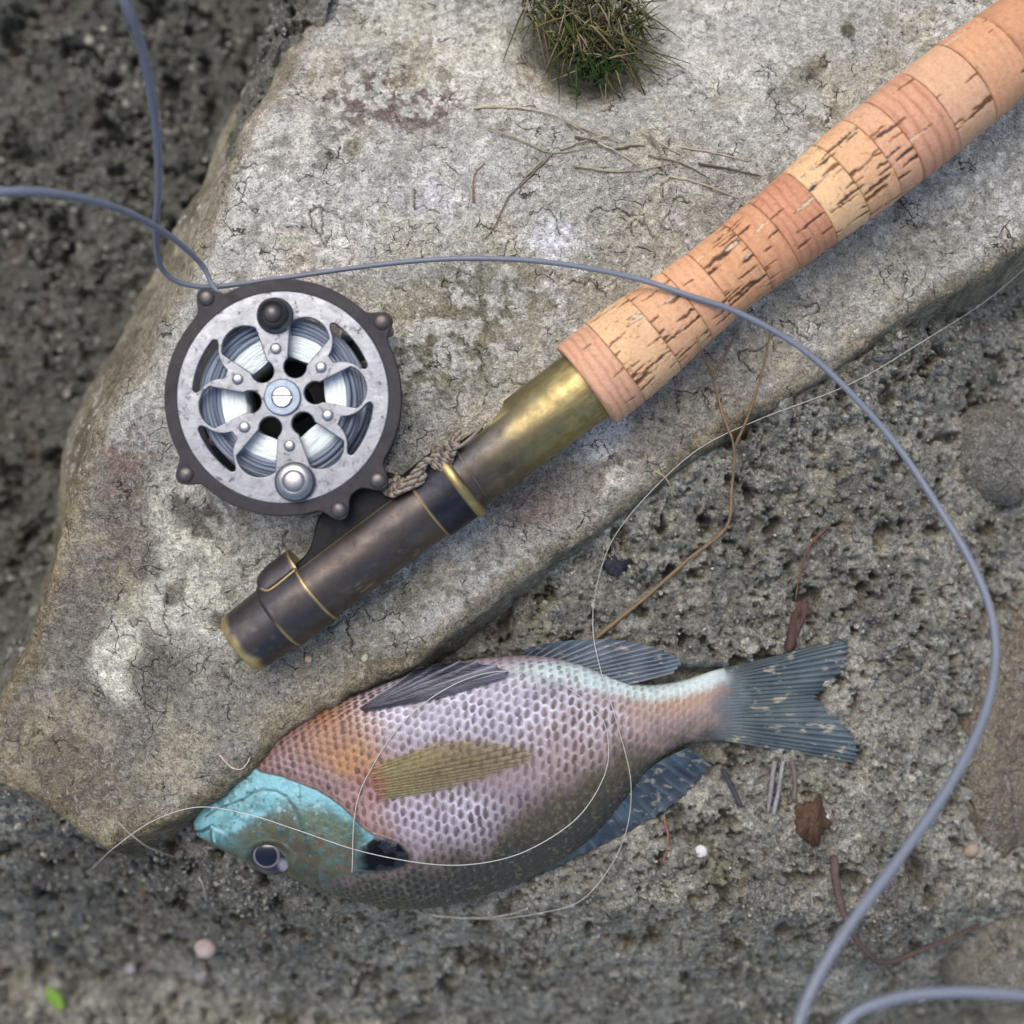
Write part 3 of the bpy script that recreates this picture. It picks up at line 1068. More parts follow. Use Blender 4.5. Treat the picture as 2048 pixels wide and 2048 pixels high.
me = mesh_np("line_backing", W(np.vstack([v, v2])), [f, f + o, wall_in, wall_out], bc)
fix_normals(me)
link("line_backing", me, M['backing'], reel)
parts, cols = [], []
for layer in range(5):
    for w_ in range(6):
        r = 132 + w_ * 5.9 + rng.uniform(-1.5, 1.5)
        z = 150 - layer * 11 + rng.uniform(-3, 3) - 3.0 * abs(w_ - 2.2)
        ph, ph2 = rng.uniform(0, 6.28), rng.uniform(0, 6.28)
        t = np.linspace(0, 2 * math.pi, 150, endpoint=False)
        rad = r + 2.6 * np.sin(t + ph) + 1.4 * np.sin(2 * t + ph2) + (2.5 * np.sin(3 * t + ph) if w_ > 3 else 0)
        zz = z + 3.0 * np.sin(t + ph2) + 2.0 * np.sin(3 * t + ph)
        p = np.stack([RCX + (rad * np.cos(t) - 5) * k_, RCY - rad * np.sin(t) * k_, zz], axis=1)
        vf = tube(p, 4.9, 8, closed=True)
        parts.append(vf)
        cols.append(np.tile(srgb(*((122, 133, 150) if rng.random() < 0.6 else (98, 108, 126))), (len(vf[0]), 1)))
v, f = merge(parts)
me = mesh_np("wound_line", W(v), f, np.vstack(cols))
link("wound_line", me, M['line_dk'], reel)

# ------------------------------------------------------------------ rod
A3 = np.array(persp(480, 1291, 74) + (74,))
B3 = np.array(persp(1172, 771, 104) + (104,))
D3 = np.array(persp(1762, 302, 133) + (133,))
LEN0 = 864.0
d1 = (B3 - A3)
kt = np.linalg.norm(d1) / LEN0
d1 /= np.linalg.norm(d1)
d2 = (D3 - B3) / np.linalg.norm(D3 - B3)
UP = np.array([0, 0, 1.0])


def rod_frame(t):
    """centre, side vector (towards lower right) and up vector at distance t (photo px from the butt)"""
    d = d1 if t <= LEN0 else d2
    c = A3 + d1 * t * kt if t <= LEN0 else B3 + d2 * (t - LEN0) * kt
    n = np.cross(UP, d)
    n /= np.linalg.norm(n)
    if n[1] < 0:
        n = -n
    u = np.cross(d, n)
    if u[2] < 0:
        u = -u
    return c, n, u


RODK = 0.972


def rod_sweep(rings, seg=72, flat=None, caps=True):
    """rings: list of (t, radius[, cut]) - cut flattens the side towards the reel"""
    v = []
    an = np.linspace(0, 2 * math.pi, seg, endpoint=False)
    for rg in rings:
        t, r = rg[0], rg[1] * RODK
        c, n, u = rod_frame(t)
        s, h = r * np.sin(an), r * np.cos(an)
        if len(rg) > 2 and rg[2] is not None:
            s = np.maximum(s, -rg[2] * RODK)
        v.append(c + s[:, None] * n + h[:, None] * u)
    n_ = len(rings)
    i = np.arange(n_ - 1)[:, None]
    j = np.arange(seg)[None, :]
    j2 = (j + 1) % seg
    f = np.stack([i * seg + j, i * seg + j2, (i + 1) * seg + j2, (i + 1) * seg + j], axis=-1).reshape(-1, 4)
    fs = [f]
    if caps:
        fs += [np.arange(seg)[None, ::-1], ((n_ - 1) * seg + np.arange(seg))[None, :]]
    return np.vstack(v), fs


rod = empty("fly_rod", tuple(A3 * [1, 1, 0]), label="fly rod butt with patinated brass reel seat and cork grip", category="fishing rod")
DARK, BROWN, BRASS, GOLD = srgb(66, 65, 70), srgb(94, 84, 74), srgb(146, 132, 88), srgb(190, 168, 112)


def brass_cols(v, fn):
    """colour by (t, sideways) with streaky wear"""
    rel = v - A3
    t = rel @ d1 / kt
    n = rod_frame(100)[1]
    s = rel @ n
    nz = fbm(t, s * 3, 60, 4, 141)
    nf = fbm(t * 0.6, s * 4, 16, 3, 142)
    return fn(t, s, nz, nf)


def mixc(a, b, m):
    m = np.clip(m, 0, 1)[:, None]
    return a * (1 - m) + b * m


def dense(prof, step=4.0):
    out = []
    for p, q in zip(prof[:-1], prof[1:]):
        n = max(1, int(abs(q[0] - p[0]) / step))
        for k in range(n):
            f = k / n
            out.append(tuple(p[i] + (q[i] - p[i]) * f for i in range(len(p))))
    out.append(prof[-1])
    return out


# butt cap
vf = rod_sweep(dense([(-3, 20), (-3, 52), (0, 60), (5, 64.5), (12, 66), (60, 67.5), (98, 69)]), caps=True)
cc = brass_cols(vf[0], lambda t, s, a, b: mixc(mixc(DARK[None, :], BROWN[None, :], 0.25 + 0.6 * a), GOLD[None, :], smooth(24, 6, t + 12 * a - 0.08 * s) + 0.12 * smooth(0.3, 0.6, b)))
solid("butt_cap", vf, M['bronze'], rod, cc, sharp=35)
# fixed collar with the hood that grips the reel foot
vf = rod_sweep(dense([(95, 69), (97, 72), (100, 74), (186, 75.5), (190, 75), (192, 73), (192, 60)]), caps=True)
cc = brass_cols(vf[0], lambda t, s, a, b: mixc(mixc(DARK[None, :], BROWN[None, :], 0.4 + 0.5 * a + s / 200), GOLD[None, :], smooth(103, 98, t + 2 * a) * smooth(-10, 40, s) + 0.9 * smooth(186, 190, t)))
solid("collar", vf, M['bronze'], rod, cc, sharp=35)
# hood: rounded pocket on the reel side of the collar
hv, nh = [], 26
tt = np.linspace(108, 193, 18)
for t in tt:
    c, n, u = rod_frame(t)
    e = math.sqrt(max(0.0, 1 - ((150 - t) / 46) ** 2)) if t < 150 else 1.0
    e = 0.55 + 0.45 * e
    for q in np.linspace(-math.pi / 2, math.pi / 2, nh):
        hv.append(c + n * (-52 - 41 * e * math.cos(q)) + u * (44 * (0.75 + 0.25 * e) * math.sin(q) + 4))
hv = np.array(hv)
i = np.arange(len(tt) - 1)[:, None]
j = np.arange(nh - 1)[None, :]
f = np.stack([i * nh + j, i * nh + j + 1, (i + 1) * nh + j + 1, (i + 1) * nh + j], axis=-1).reshape(-1, 4)
c0, n0, u0 = rod_frame(108)
cc = brass_cols(hv, lambda t, s, a, b: mixc(mixc(DARK[None, :], BROWN[None, :], 0.2 + 0.5 * a), GOLD[None, :], 0.9 * smooth(187, 191, t)))
hood = solid("hood", (hv, [f, np.arange(nh)[None, :], ((len(tt) - 1) * nh + np.arange(nh))[None, ::-1]]), M['bronze'], rod, cc, sharp=50)
# bright rolled edge of the hood
ed = [rod_frame(t)[0] + rod_frame(t)[1] * s + rod_frame(t)[2] * h for t, s, h in ((190, -50, 56), (170, -49, 56), (140, -48, 54), (122, -50, 52), (113, -60, 44), (110, -70, 30))]
vf = tube(catmull(ed, 40), 2.4, 8)
solid("hood_edge", vf, M['bronze'], hood, np.tile(GOLD, (len(vf[0]), 1)))

# barrel: dark and brown over the seat, bare brass towards the cork
CUT = 49.0
prof = [(190, 71, CUT), (640, 74, CUT), (672, 74, CUT + 3), (690, 74, CUT + 8), (705, 74, CUT + 15), (716, 74, 74), (870, 75.5, 76)]
vf = rod_sweep(dense(prof), seg=120)


def barrel_col(t, s, a, b):
    m = mixc(DARK[None, :], BROWN[None, :], 0.55 + 0.5 * a + 0.004 * s)
    m = mixc(m, BRASS[None, :], smooth(560, 860, t + 60 * a + 0.5 * s) * 1.0)
    m = mixc(m, GOLD[None, :], smooth(690, 860, t) * smooth(0.1, 0.5, b) * 0.5)
    edge = smooth(-44, -48.5, s) * smooth(720, 690, t) * smooth(190, 200, t)
    return mixc(m, GOLD[None, :], edge * 0.9 + 0.35 * smooth(0.35, 0.6, b) * smooth(20, 60, s))


solid("reel_seat_barrel", vf, M['bronze'], rod, brass_cols(vf[0], barrel_col), sharp=30)
# sliding band with a rolled brass lip
vf = rod_sweep(dense([(468, 74), (468, 77), (470, 78.5), (538, 80)]), seg=96, caps=False)
cc = brass_cols(vf[0], lambda t, s, a, b: mixc(mixc(srgb(40, 40, 46)[None, :], DARK[None, :], 0.4 + 0.7 * a), GOLD[None, :], smooth(472, 469, t)))
band = solid("sliding_band", vf, M['bronze'], rod, cc, sharp=40)
pr = [(536, 78)] + [(548 + 10 * math.cos(q), 80 + 6 * math.sin(q)) for q in np.linspace(math.pi, 0, 12)] + [(560, 73)]
vf = rod_sweep(pr, seg=96, caps=False)
cc = brass_cols(vf[0], lambda t, s, a, b: mixc(GOLD[None, :] * 0.8, BROWN[None, :], 0.5 * np.clip(np.abs(t - 545) / 10, 0, 1) + 0.5 * a))
solid("band_lip", vf, M['bronze'], band, cc, sharp=60)
# thin wire ring beside the lip
pts = []
for q in np.linspace(0, 2 * math.pi, 60, endpoint=False):
    c, n, u = rod_frame(580 - 5 * math.sin(q))
    pts.append(c + n * 76 * math.sin(q) * RODK + u * 76 * math.cos(q) * RODK)
vf = tube(np.array(pts), 1.8, 6, closed=True)
solid("wire_ring", vf, M['bronze'], rod, np.tile(srgb(120, 110, 92), (len(vf[0]), 1)))

# cork rings
SEAMS = [864, 938, 1030, 1115, 1176, 1267, 1332, 1422, 1499, 1573, 1627, 1715, 1805, 1895, 1985, 2075, 2165]
CP = np.array([(864, 97), (940, 97), (1030, 92), (1110, 84), (1180, 80.5), (1260, 80), (1340, 83), (1430, 88), (1510, 93), (1600, 96), (1700, 97), (1800, 95), (1950, 88), (2170, 72)])
CK = [  # tint, pit density, transverse banding, fissures
    ((226, 178, 148), 0.15, 1.0, 0.2), ((240, 198, 154), 0.9, 0.1, 1.0), ((234, 186, 146), 1.0, 0.3, 0.7), ((232, 180, 142), 0.3, 0.5, 0.4), ((226, 174, 132), 0.9, 0.6, 0.5),
    ((224, 168, 130), 0.6, 0.9, 0.4), ((214, 156, 124), 0.25, 1.0, 0.4), ((242, 202, 156), 0.8, 0.2, 1.0), ((236, 188, 146), 1.0, 0.2, 0.8), ((230, 180, 146), 0.8, 0.2, 0.5),
    ((220, 168, 138), 0.1, 1.0, 0.1), ((226, 182, 148), 0.25, 0.2, 0.2), ((224, 172, 134), 0.2, 0.5, 0.2), ((212, 158, 122), 0.2, 0.4, 0.2), ((222, 170, 134), 0.2, 0.4, 0.2), ((218, 166, 130), 0.2, 0.4, 0.2)]
rad = lambda t: np.interp(t, CP[:, 0], CP[:, 1])
for kk, (ta, tb) in enumerate(zip(SEAMS[:-1], SEAMS[1:])):
    fine_ = tb < 1900
    seg = 250 if fine_ else 110
    dr = [0.0, 0.7, 0.0, 0.4, 0.0, 0.8, 0.2][kk % 7]
    ts = np.linspace(ta, tb, max(6, int((tb - ta) / (2.1 if fine_ else 6))))
    rings = [(ta + 0.2, 40), (ta + 0.2, rad(ta) + dr - 2.0)] if kk else [(ta, 76), (ta, rad(ta) - 9), (ta + 1, rad(ta) - 4), (ta + 4, rad(ta) - 0.6)]
    n0_ = len(rings)
    rings += [(t, rad(t) + dr) for t in ts[1:-1] if t > rings[-1][0] + 0.5]
    n1_ = len(rings)
    rings += [(tb - 0.2, rad(tb) + dr - 2.0), (tb - 0.2, 40)]
    v, fs = rod_sweep(rings, seg=seg, caps=False)
    nr = len(rings)
    tq = np.repeat(np.array([r[0] for r in rings]), seg)
    an = np.tile(np.arange(seg) / seg * 2 * math.pi, nr)
    an = np.where(an > math.pi, an - 2 * math.pi, an)
    arc = an * 88.0
    tint, dens, band_, fis = CK[kk]
    col = np.tile(srgb(*tint) * np.array([0.90, 0.87, 0.82]), (len(v), 1))
    w_ = fbm(tq + kk * 91, arc, 40, 3, 301 + kk)
    # growth bands run round the ring
    bd = np.sin((tq + 7 * w_ + 0.05 * arc) * 2 * math.pi / (17 + 5 * (kk % 3))) * 0.5 + 0.5
    bd = band_ * bd ** 4 * (0.5 + 0.5 * fbm(tq, arc, 60, 3, 321 + kk))
    col = col * (1 - 0.45 * np.clip(bd, 0, 1)[:, None] * np.array([0.6, 1.0, 1.15]))
    # fine reddish fissures, mostly along the rod
    n_a = fbm(tq * 0.45 + kk * 50, arc * 1.3, 17, 4, 331 + kk, 0.6)
    n_b = fbm(tq + kk * 50, arc, 26, 4, 341 + kk, 0.6)
    fs_l = smooth(0.05, 0.0, np.abs(n_a)) * smooth(-0.1, 0.25, n_b) + 0.7 * smooth(0.035, 0.0, np.abs(fbm(tq, arc, 24, 3, 351 + kk))) * smooth(0.0, 0.3, -n_b)
    fl_ = np.clip(fis * fs_l, 0, 1) * 0.75
    col = col * (1 - fl_[:, None]) + srgb(126, 72, 42) * fl_[:, None]
    col = col * (1 + 0.10 * w_)[:, None]
    # lenticels: dark or pale-filled pits stretched along the rod, ending at the ring's faces
    dep = np.zeros(len(v))
    pits = []
    for _ in range(int(dens * (tb - ta) / 90 * 34)):
        L_ = random.uniform(9, 34) if random.random() < 0.75 else random.uniform(30, 60)
        pits.append((random.choice([random.uniform(ta, tb), ta, tb]), random.uniform(-130, 130), L_, random.uniform(1.2, 3.4) * (1.3 if L_ > 30 else 1), random.random()))
    if kk == 4:
        pits += [(1224, -36, 44, 7.5, 0.1), (1246, -38, 16, 6, 0.95)]
    if kk == 9:
        pits += [(1548, -18, 26, 8, 0.95), (1520, -12, 15, 7, 0.1), (1540, 34, 26, 5, 0.95)]
    if kk == 11:
        pits += [(1668, -30, 20, 7, 0.95)]
    for (pt, pa_, L_, wd, kind_) in pits:
        sel = np.where((np.abs(tq - pt) < L_ + 6) & (np.abs(arc - pa_) < wd * 3 + 8))[0]
        if not len(sel):
            continue
        du_ = (tq[sel] - pt) / L_
        dv_ = (arc[sel] - pa_ + 3.5 * fbm(tq[sel], arc[sel] + kind_ * 77, 14, 3, 361)) / wd
        m_ = smooth(1.15, 0.75, np.sqrt(du_ ** 2 * (0.6 + 0.4 * np.abs(du_)) + dv_ ** 2) + 0.35 * fbm(tq[sel], arc[sel], 7, 2, 371))
        pc_ = srgb(62, 44, 36) if kind_ < 0.5 else srgb(120, 74, 46) if kind_ < 0.85 else srgb(214, 192, 160)
        dep[sel] = np.maximum(dep[sel], m_ * (2.6 if kind_ < 0.85 else 1.0))
        col[sel] = col[sel] * (1 - 0.92 * m_[:, None]) + pc_ * 0.92 * m_[:, None]
        if kind_ >= 0.85:
            rim_ = m_ * (1 - m_) * 3.2
            col[sel] = col[sel] * (1 - rim_[:, None]) + srgb(70, 52, 44) * rim_[:, None]
    # glue line where two rings meet
    gl = np.maximum(smooth(2.2, 0.4, tq - ta) if kk else 0 * tq, smooth(2.2, 0.4, tb - tq)) * 0.6 * smooth(-0.4, 0.2, fbm(tq * 0 + kk, arc, 22, 3, 381))
    col = col * (1 - gl[:, None]) + srgb(112, 66, 42) * gl[:, None]
    dep[:n0_ * seg] = 0
    dep[n1_ * seg:] = 0
    cen_ = np.array([rod_frame(t)[0] for t, _ in rings])
    dirv = v - np.repeat(cen_, seg, axis=0)
    dirv /= np.linalg.norm(dirv, axis=1)[:, None] + 1e-9
    v = v - dirv * (dep + 0.35 * fl_)[:, None]
    me = mesh_np("cork_ring", W(v), fs, col)
    at = me.attributes.new("uvw", 'FLOAT_VECTOR', 'POINT')
    rr_ = np.repeat(np.array([min(r[1], 96) for r in rings]), seg) * S * 1000
    uvw = np.stack([tq * S * 1000 + kk * 37.0, rr_ * np.sin(an), rr_ * np.cos(an)], axis=1)
    at.data.foreach_set("vector", uvw.astype(np.float32).ravel())
    try:
        me.set_sharp_from_angle(angle=math.radians(55))
    except Exception:
        pass
    link("cork_ring", me, M['cork'], rod)
# blank inside the grip, going on out of the frame
vf = rod_sweep([(2100, 34), (2168, 34), (2200, 32), (2700, 30), (3400, 27)], seg=32)
solid("rod_blank", vf, M['blackmetal'], rod, sharp=40)

# reel foot: stem between the lugs and a long tongue along the cut side of the barrel
def rodpt(t, s, h):
    c, n, u = rod_frame(t)
    return c + n * s + u * h


edge_out = [(140, -58), (205, -60), (232, -66), (255, -80), (268, -92), (300, -108), (360, -112), (420, -108), (446, -96), (458, -84), (475, -70), (520, -61), (650, -57)]
eo = catmull(np.array(edge_out, dtype=float), 90)
n_ = len(eo)
v = []
for (t, s) in eo:
    w_ = 34 - 12 * float(smooth(560, 650, t)) - 12 * float(smooth(210, 140, t)) if s > -75 else 34
    for (ss, h) in ((s, w_ * 0.85), (s + 4, w_), (-44, w_), (-44, -w_), (s + 4, -w_), (s, -w_ * 0.85)):
        v.append(rodpt(t, ss, h + 12))
v = np.array(v)
i = np.arange(n_ - 1)[:, None]
j = np.arange(6)[None, :]
f = np.stack([i * 6 + j, i * 6 + (j + 1) % 6, (i + 1) * 6 + (j + 1) % 6, (i + 1) * 6 + j], axis=-1).reshape(-1, 4)
solid("reel_foot", (v, [f, np.arange(6)[None, ::-1], ((n_ - 1) * 6 + np.arange(6))[None, :]]), M['blackmetal'], reel, sharp=40)

# ------------------------------------------------------------------ cord tied round foot and seat
cord = empty("braided_cord", tuple(rodpt(500, -40, 60)), label="tan and black braided cord wound between reel foot and sliding band", category="cord")
n_str = 15
for q in range(n_str):
    k = q / (n_str - 1) - 0.5
    kk = (k * 1.0 + rng.uniform(-0.06, 0.06))
    lvl = rng.uniform(0, 7)
    pa = [(442 + 34 * kk, -88 + 8 * kk, 30), (440 + 42 * kk, -70, 52 + lvl), (458 + 48 * kk, -44 + 10 * kk, 70 + lvl), (490 + 30 * kk, -52 + 16 * kk, 68 + lvl),
          (520 - 16 * kk, -62 + 12 * kk, 62 + lvl), (548 + 40 * kk, -58 - 26 * kk, 66 + lvl), (570 + 46 * kk, -40 - 30 * kk, 66 + lvl), (586 + 46 * kk, -66 - 14 * kk, 46), (588 + 40 * kk, -78, 22)]
    cl = catmull(np.array([rodpt(*p) for p in pa]), 110)
    tan = np.gradient(cl, axis=0)
    tan /= np.linalg.norm(tan, axis=1)[:, None]
    na = np.cross(tan, UP)
    na /= np.linalg.norm(na, axis=1)[:, None]
    nb = np.cross(na, tan)
    L = np.concatenate([[0], np.cumsum(np.linalg.norm(np.diff(cl, axis=0), axis=1))])
    prts, cols = [], []
    for hh in (0, 1, 2):
        ph = L / 17.0 * 2 * math.pi + hh * 2.094
        p = cl + 2.3 * (na * np.cos(ph)[:, None] + nb * np.sin(ph)[:, None])
        t_ = tube(p, 2.0, 5)
        prts.append(t_)
        cols.append(np.tile(srgb(*((128, 116, 100), (70, 64, 60), (158, 146, 130))[hh]), (len(t_[0]), 1)))
    v, f = merge(prts)
    solid("strand", (v, f), M['cord'], cord, np.vstack(cols))
for pa in ([(560, -58, 66), (600, -48, 72), (640, -52, 66), (662, -60, 58)], [(545, -66, 66), (556, -84, 74), (566, -70, 84), (560, -58, 70)], [(430, -84, 40), (410, -92, 44), (392, -84, 40)]):
    vf = tube(catmull(np.array([rodpt(*p) for p in pa]), 30), 3.2, 7)
    solid("loose_end", vf, M['cord'], cord, np.tile(srgb(128, 118, 102), (len(vf[0]), 1)))

# ------------------------------------------------------------------ fish
FZ = -40.0
FK = (HC - FZ) / HC


def fl(px, py, z):
    return np.stack([1024 + (px - 1024) * FK, 1024 + (py - 1024) * FK, z], axis=-1)


ST = np.array([
    # belly x, y, back x, y, half thickness, centre height
    (374, 1657, 384, 1688, 12, -112), (398, 1614, 425, 1709, 30, -106), (440, 1572, 488, 1736, 48, -100), (492, 1528, 560, 1762, 63, -95),
    (552, 1476, 640, 1799, 77, -92), (632, 1426, 722, 1825, 87, -88), (722, 1386, 802, 1836, 92, -86), (812, 1353, 890, 1829, 92, -86),
    (900, 1329, 978, 1805, 88, -88), (990, 1316, 1058, 1773, 80, -92), (1080, 1315, 1130, 1735, 70, -98), (1160, 1333, 1195, 1686, 58, -106),
    (1230, 1361, 1252, 1622, 47, -114), (1300, 1377, 1312, 1549, 38, -121), (1370, 1371, 1372, 1508, 30, -127), (1440, 1350, 1442, 1496, 18, -131), (1516, 1332, 1518, 1500, 2, -134)], dtype=float)
MS, NT, NBOT = 640, 380, 26
stt = catmull(ST, 1600)
cen = (stt[:, :2] + stt[:, 2:4]) / 2
Ls = np.concatenate([[0], np.cumsum(np.linalg.norm(np.diff(cen, axis=0), axis=1))])
q = np.linspace(0, Ls[-1], MS)
stt = np.stack([np.interp(q, Ls, stt[:, k]) for k in range(6)], axis=1)
aL = q
mx, my = (stt[:, 0] + stt[:, 2]) / 2, (stt[:, 1] + stt[:, 3]) / 2
hx, hy = (stt[:, 2] - stt[:, 0]) / 2, (stt[:, 3] - stt[:, 1]) / 2
hw = np.hypot(hx, hy)
Tk, Zc = stt[:, 4], stt[:, 5]
tilt = 30 * smooth(0, 300, aL) * smooth(1130, 700, aL)
th = np.linspace(0, math.pi, NT)
w = -np.cos(th)
WW, AA = np.meshgrid(w, aL)
PX = mx[:, None] + hx[:, None] * WW
PY = my[:, None] + hy[:, None] * WW
H = Tk[:, None] * np.sin(th)[None, :] ** 0.82
Zt = Zc[:, None] - tilt[:, None] * WW + H

HEAD = [(500, 1530), (526, 1541), (566, 1546), (607, 1560), (640, 1571), (666, 1586), (690, 1604), (708, 1622), (728, 1644), (748, 1660), (775, 1667), (802, 1678), (820, 1700),
        (821, 1712), (810, 1727), (784, 1736), (745, 1738), (715, 1740), (695, 1757), (660, 1784), (620, 1830), (560, 1900), (300, 1850), (300, 1560), (430, 1500)]
FLAP = [(722, 1688), (752, 1668), (776, 1668), (802, 1678), (820, 1700), (821, 1712), (810, 1727), (784, 1735), (750, 1737), (716, 1735), (712, 1715)]
hd = sdf_poly(PX, PY, HEAD)
hsoft = 2.0 + 34 * smooth(1736, 1760, PY)
head = smooth(-0.75 * hsoft, hsoft, hd)
n1 = fbm(PX, PY, 46, 4, 151)
n2 = fbm(PX, PY, 14, 3, 152)
n3 = fbm(PX, PY, 6, 2, 153)
# scale lattice
size = np.interp(aL, [0, 350, 700, 900, 1000, 1140], [14, 17, 19.5, 18.5, 15.5, 13])
ul = np.concatenate([[0], np.cumsum(np.diff(aL) / size[:-1])]) * 1.12
B = hw[:, None] * np.arcsin(np.clip(WW, -1, 1)) * 0.86
U = np.repeat(ul[:, None], NT, 1) + 0.2 * n1 + 0.09 * n2 + 0.05 * n3
Vv = B / (size[:, None] * 1.12) + 0.16 * fbm(PX, PY, 60, 3, 154) + 0.1 * fbm(PX, PY, 15, 3, 156)
U = U + 0.25 * np.sin(Vv * 0.2)
best = np.full(U.shape, 9.0)
sec = np.full(U.shape, 9.0)
bu = np.zeros(U.shape)
bv_ = np.zeros(U.shape)
bid = np.zeros(U.shape)
iu = np.floor(U)
for du in (-1, 0, 1, 2):
    cu_ = iu + du
    par = np.mod(cu_, 2) * 0.5
    iv = np.floor(Vv - par + 0.5)
    for dv in (-1, 0, 1):
        cv_ = iv + dv
        jx = cu_ + 0.18 * (hsh(cu_, cv_, 3) - 0.5)
        jy = cv_ + par + 0.18 * (hsh(cu_, cv_, 4) - 0.5)
        dd = np.sqrt(((U - jx) * 1.0) ** 2 + ((Vv - jy) * 0.92) ** 2)
        near = dd < best
        sec = np.where(near, best, np.minimum(sec, dd))
        bu = np.where(near, U - jx, bu)
        bv_ = np.where(near, Vv - jy, bv_)
        bid = np.where(near, hsh(cu_, cv_, 8), bid)
        best = np.where(near, dd, best)
edge = sec - best
spot = smooth(0.46, 0.22, np.sqrt((bu * 1.45) ** 2 + np.clip(best ** 2 - bu ** 2, 0, None) * 0.62) + 0.09 * n2 + 0.12 * (bid - 0.5))
net = smooth(0.22, 0.04, edge + 0.05 * n3)

OLIVE = [(700, 1752), (800, 1738), (880, 1718), (960, 1690), (1030, 1640), (1100, 1602), (1180, 1560), (1250, 1518), (1330, 1490), (1400, 1481), (1520, 1488), (1540, 1600), (1300, 1800), (1100, 1900), (600, 1900), (640, 1800)]
od = sdf_poly(PX + 22 * n1, PY + 26 * n1, OLIVE)
ol = smooth(-60, 34, od + 22 * n2 + 10 * n3)
olb = smooth(0.42, 0.86, WW + 0.12 * n1)
C = np.empty(PX.shape + (3,))
C[:] = srgb(160, 134, 130)
wx, wy = PX + 16 * n1 + 6 * n2, PY + 16 * n1 + 6 * n2
paint(blob(wx, wy, 960, 1400, 330, 90, 0, 0.5), (160, 150, 162))
paint(blob(wx, wy, 900, 1640, 190, 80, -15, 0.5), (158, 142, 150), 0.8)
paint(blob(wx, wy, 1180, 1470, 130, 90, 0, 0.6), (170, 142, 132), 0.9)
paint(blob(wx, wy, 1400, 1440, 150, 80, 0, 0.6), (172, 148, 138), 0.9)
paint(blob(wx, wy, 1380, 1400, 100, 34, -8, 0.6), (186, 146, 116), 0.8)
paint(blob(wx, wy, 1270, 1420, 50, 30, 0, 0.6), (182, 148, 124), 0.6)
paint(blob(wx, wy, 1480, 1440, 34, 80, 0, 0.6), (92, 90, 96), 0.7)
dl = dist_line(PX, PY, [(1020, 1345), (1130, 1345), (1230, 1374), (1310, 1388), (1390, 1378), (1470, 1352)])
paint(smooth(30, 8, dl + 8 * n2) * smooth(960, 1120, PX), (206, 226, 220), 0.9)
paint(blob(wx, wy, 780, 1375, 150, 40, -20, 0.5), (142, 130, 142), 0.7)
paint(blob(wx, wy, 600, 1462, 150, 75, -33, 0.5), (136, 102, 94), 0.9)
paint(blob(wx, wy, 690, 1468, 82, 70, -30, 0.55), (160, 104, 58), 0.9)
paint(blob(wx, wy, 715, 1528, 52, 40, -30, 0.6), (186, 130, 60), 0.8)
paint(blob(wx, wy, 742, 1575, 46, 40, 0, 0.6), (152, 92, 72), 0.85)
paint(blob(wx, wy, 735, 1625, 60, 34, 40, 0.6), (178, 136, 120), 0.8)
paint(blob(wx, wy, 640, 1545, 90, 22, 20, 0.6), (150, 116, 112), 0.8)
white = np.clip(0.95 * blob(wx, wy, 970, 1405, 250, 62, 4, 0.6) + 0.85 * blob(wx, wy, 870, 1612, 120, 62, 12, 0.6) + 0.35 * blob(wx, wy, 1140, 1480, 130, 80, 0, 0.6) + 0.25 * blob(wx, wy, 800, 1440, 90, 50, 0, .6), 0, 1) * (0.65 + 0.5 * smooth(-0.4, 0.4, fbm(PX, PY, 70, 3, 157)))  # iridescent lilac-white highlights on the scales, put into the base colour
basec = C.copy()
ov = np.sqrt(((bu + 0.22 * bv_) * 1.5) ** 2 + (bv_ * 0.92) ** 2)
lt = smooth(0.26, 0.48, ov + 0.17 * n2 + 0.10 * n3 + 0.16 * (bid - 0.5))
fade = smooth(1440, 1200, PX) * (0.5 + 0.5 * smooth(-0.45, 0.15, fbm(PX, PY, 60, 3, 155)))
lightc = np.clip(basec * 1.12, 0, 1) * (1 - white[..., None]) + srgb(232, 229, 242) * white[..., None]
darkc = basec * np.array([0.40, 0.36, 0.35]) * (1 + 0.5 * (bid[..., None] - 0.5) + 0.35 * n3[..., None])
dm = ((1 - lt) * fade * 0.88)[..., None]
netw = smooth(0.36, 0.05, edge + 0.10 * n2 + 0.06 * n3)
wl = np.clip(lt * (0.22 + 0.78 * netw) * (0.45 + 0.55 * smooth(-0.5, 0.3, n1 + n2)), 0, 1)[..., None]
C = basec * (1 - wl) + lightc * wl
C = C * (1 - dm) + darkc * dm
# olive back, darker towards the spine of the fish, with yellowish flecks
oc = srgb(84, 73, 46) * (1 + 0.35 * n2 + 0.3 * n3)[..., None]
oc = oc * (1 - olb[..., None]) + srgb(52, 51, 40) * olb[..., None]
oc = oc * (1 - (0.62 * (1 - lt) * smooth(1180, 850, PX))[..., None])
oc = oc + srgb(96, 92, 74) * (0.45 * netw * smooth(1000, 700, PX) * (0.5 + n1))[..., None]
flk = smooth(0.28, 0.5, n3 + 0.3 * n2)
oc = oc * (1 - 0.4 * flk[..., None]) + srgb(128, 120, 88) * 0.4 * flk[..., None]
C = C * (1 - ol[..., None]) + oc * ol[..., None]
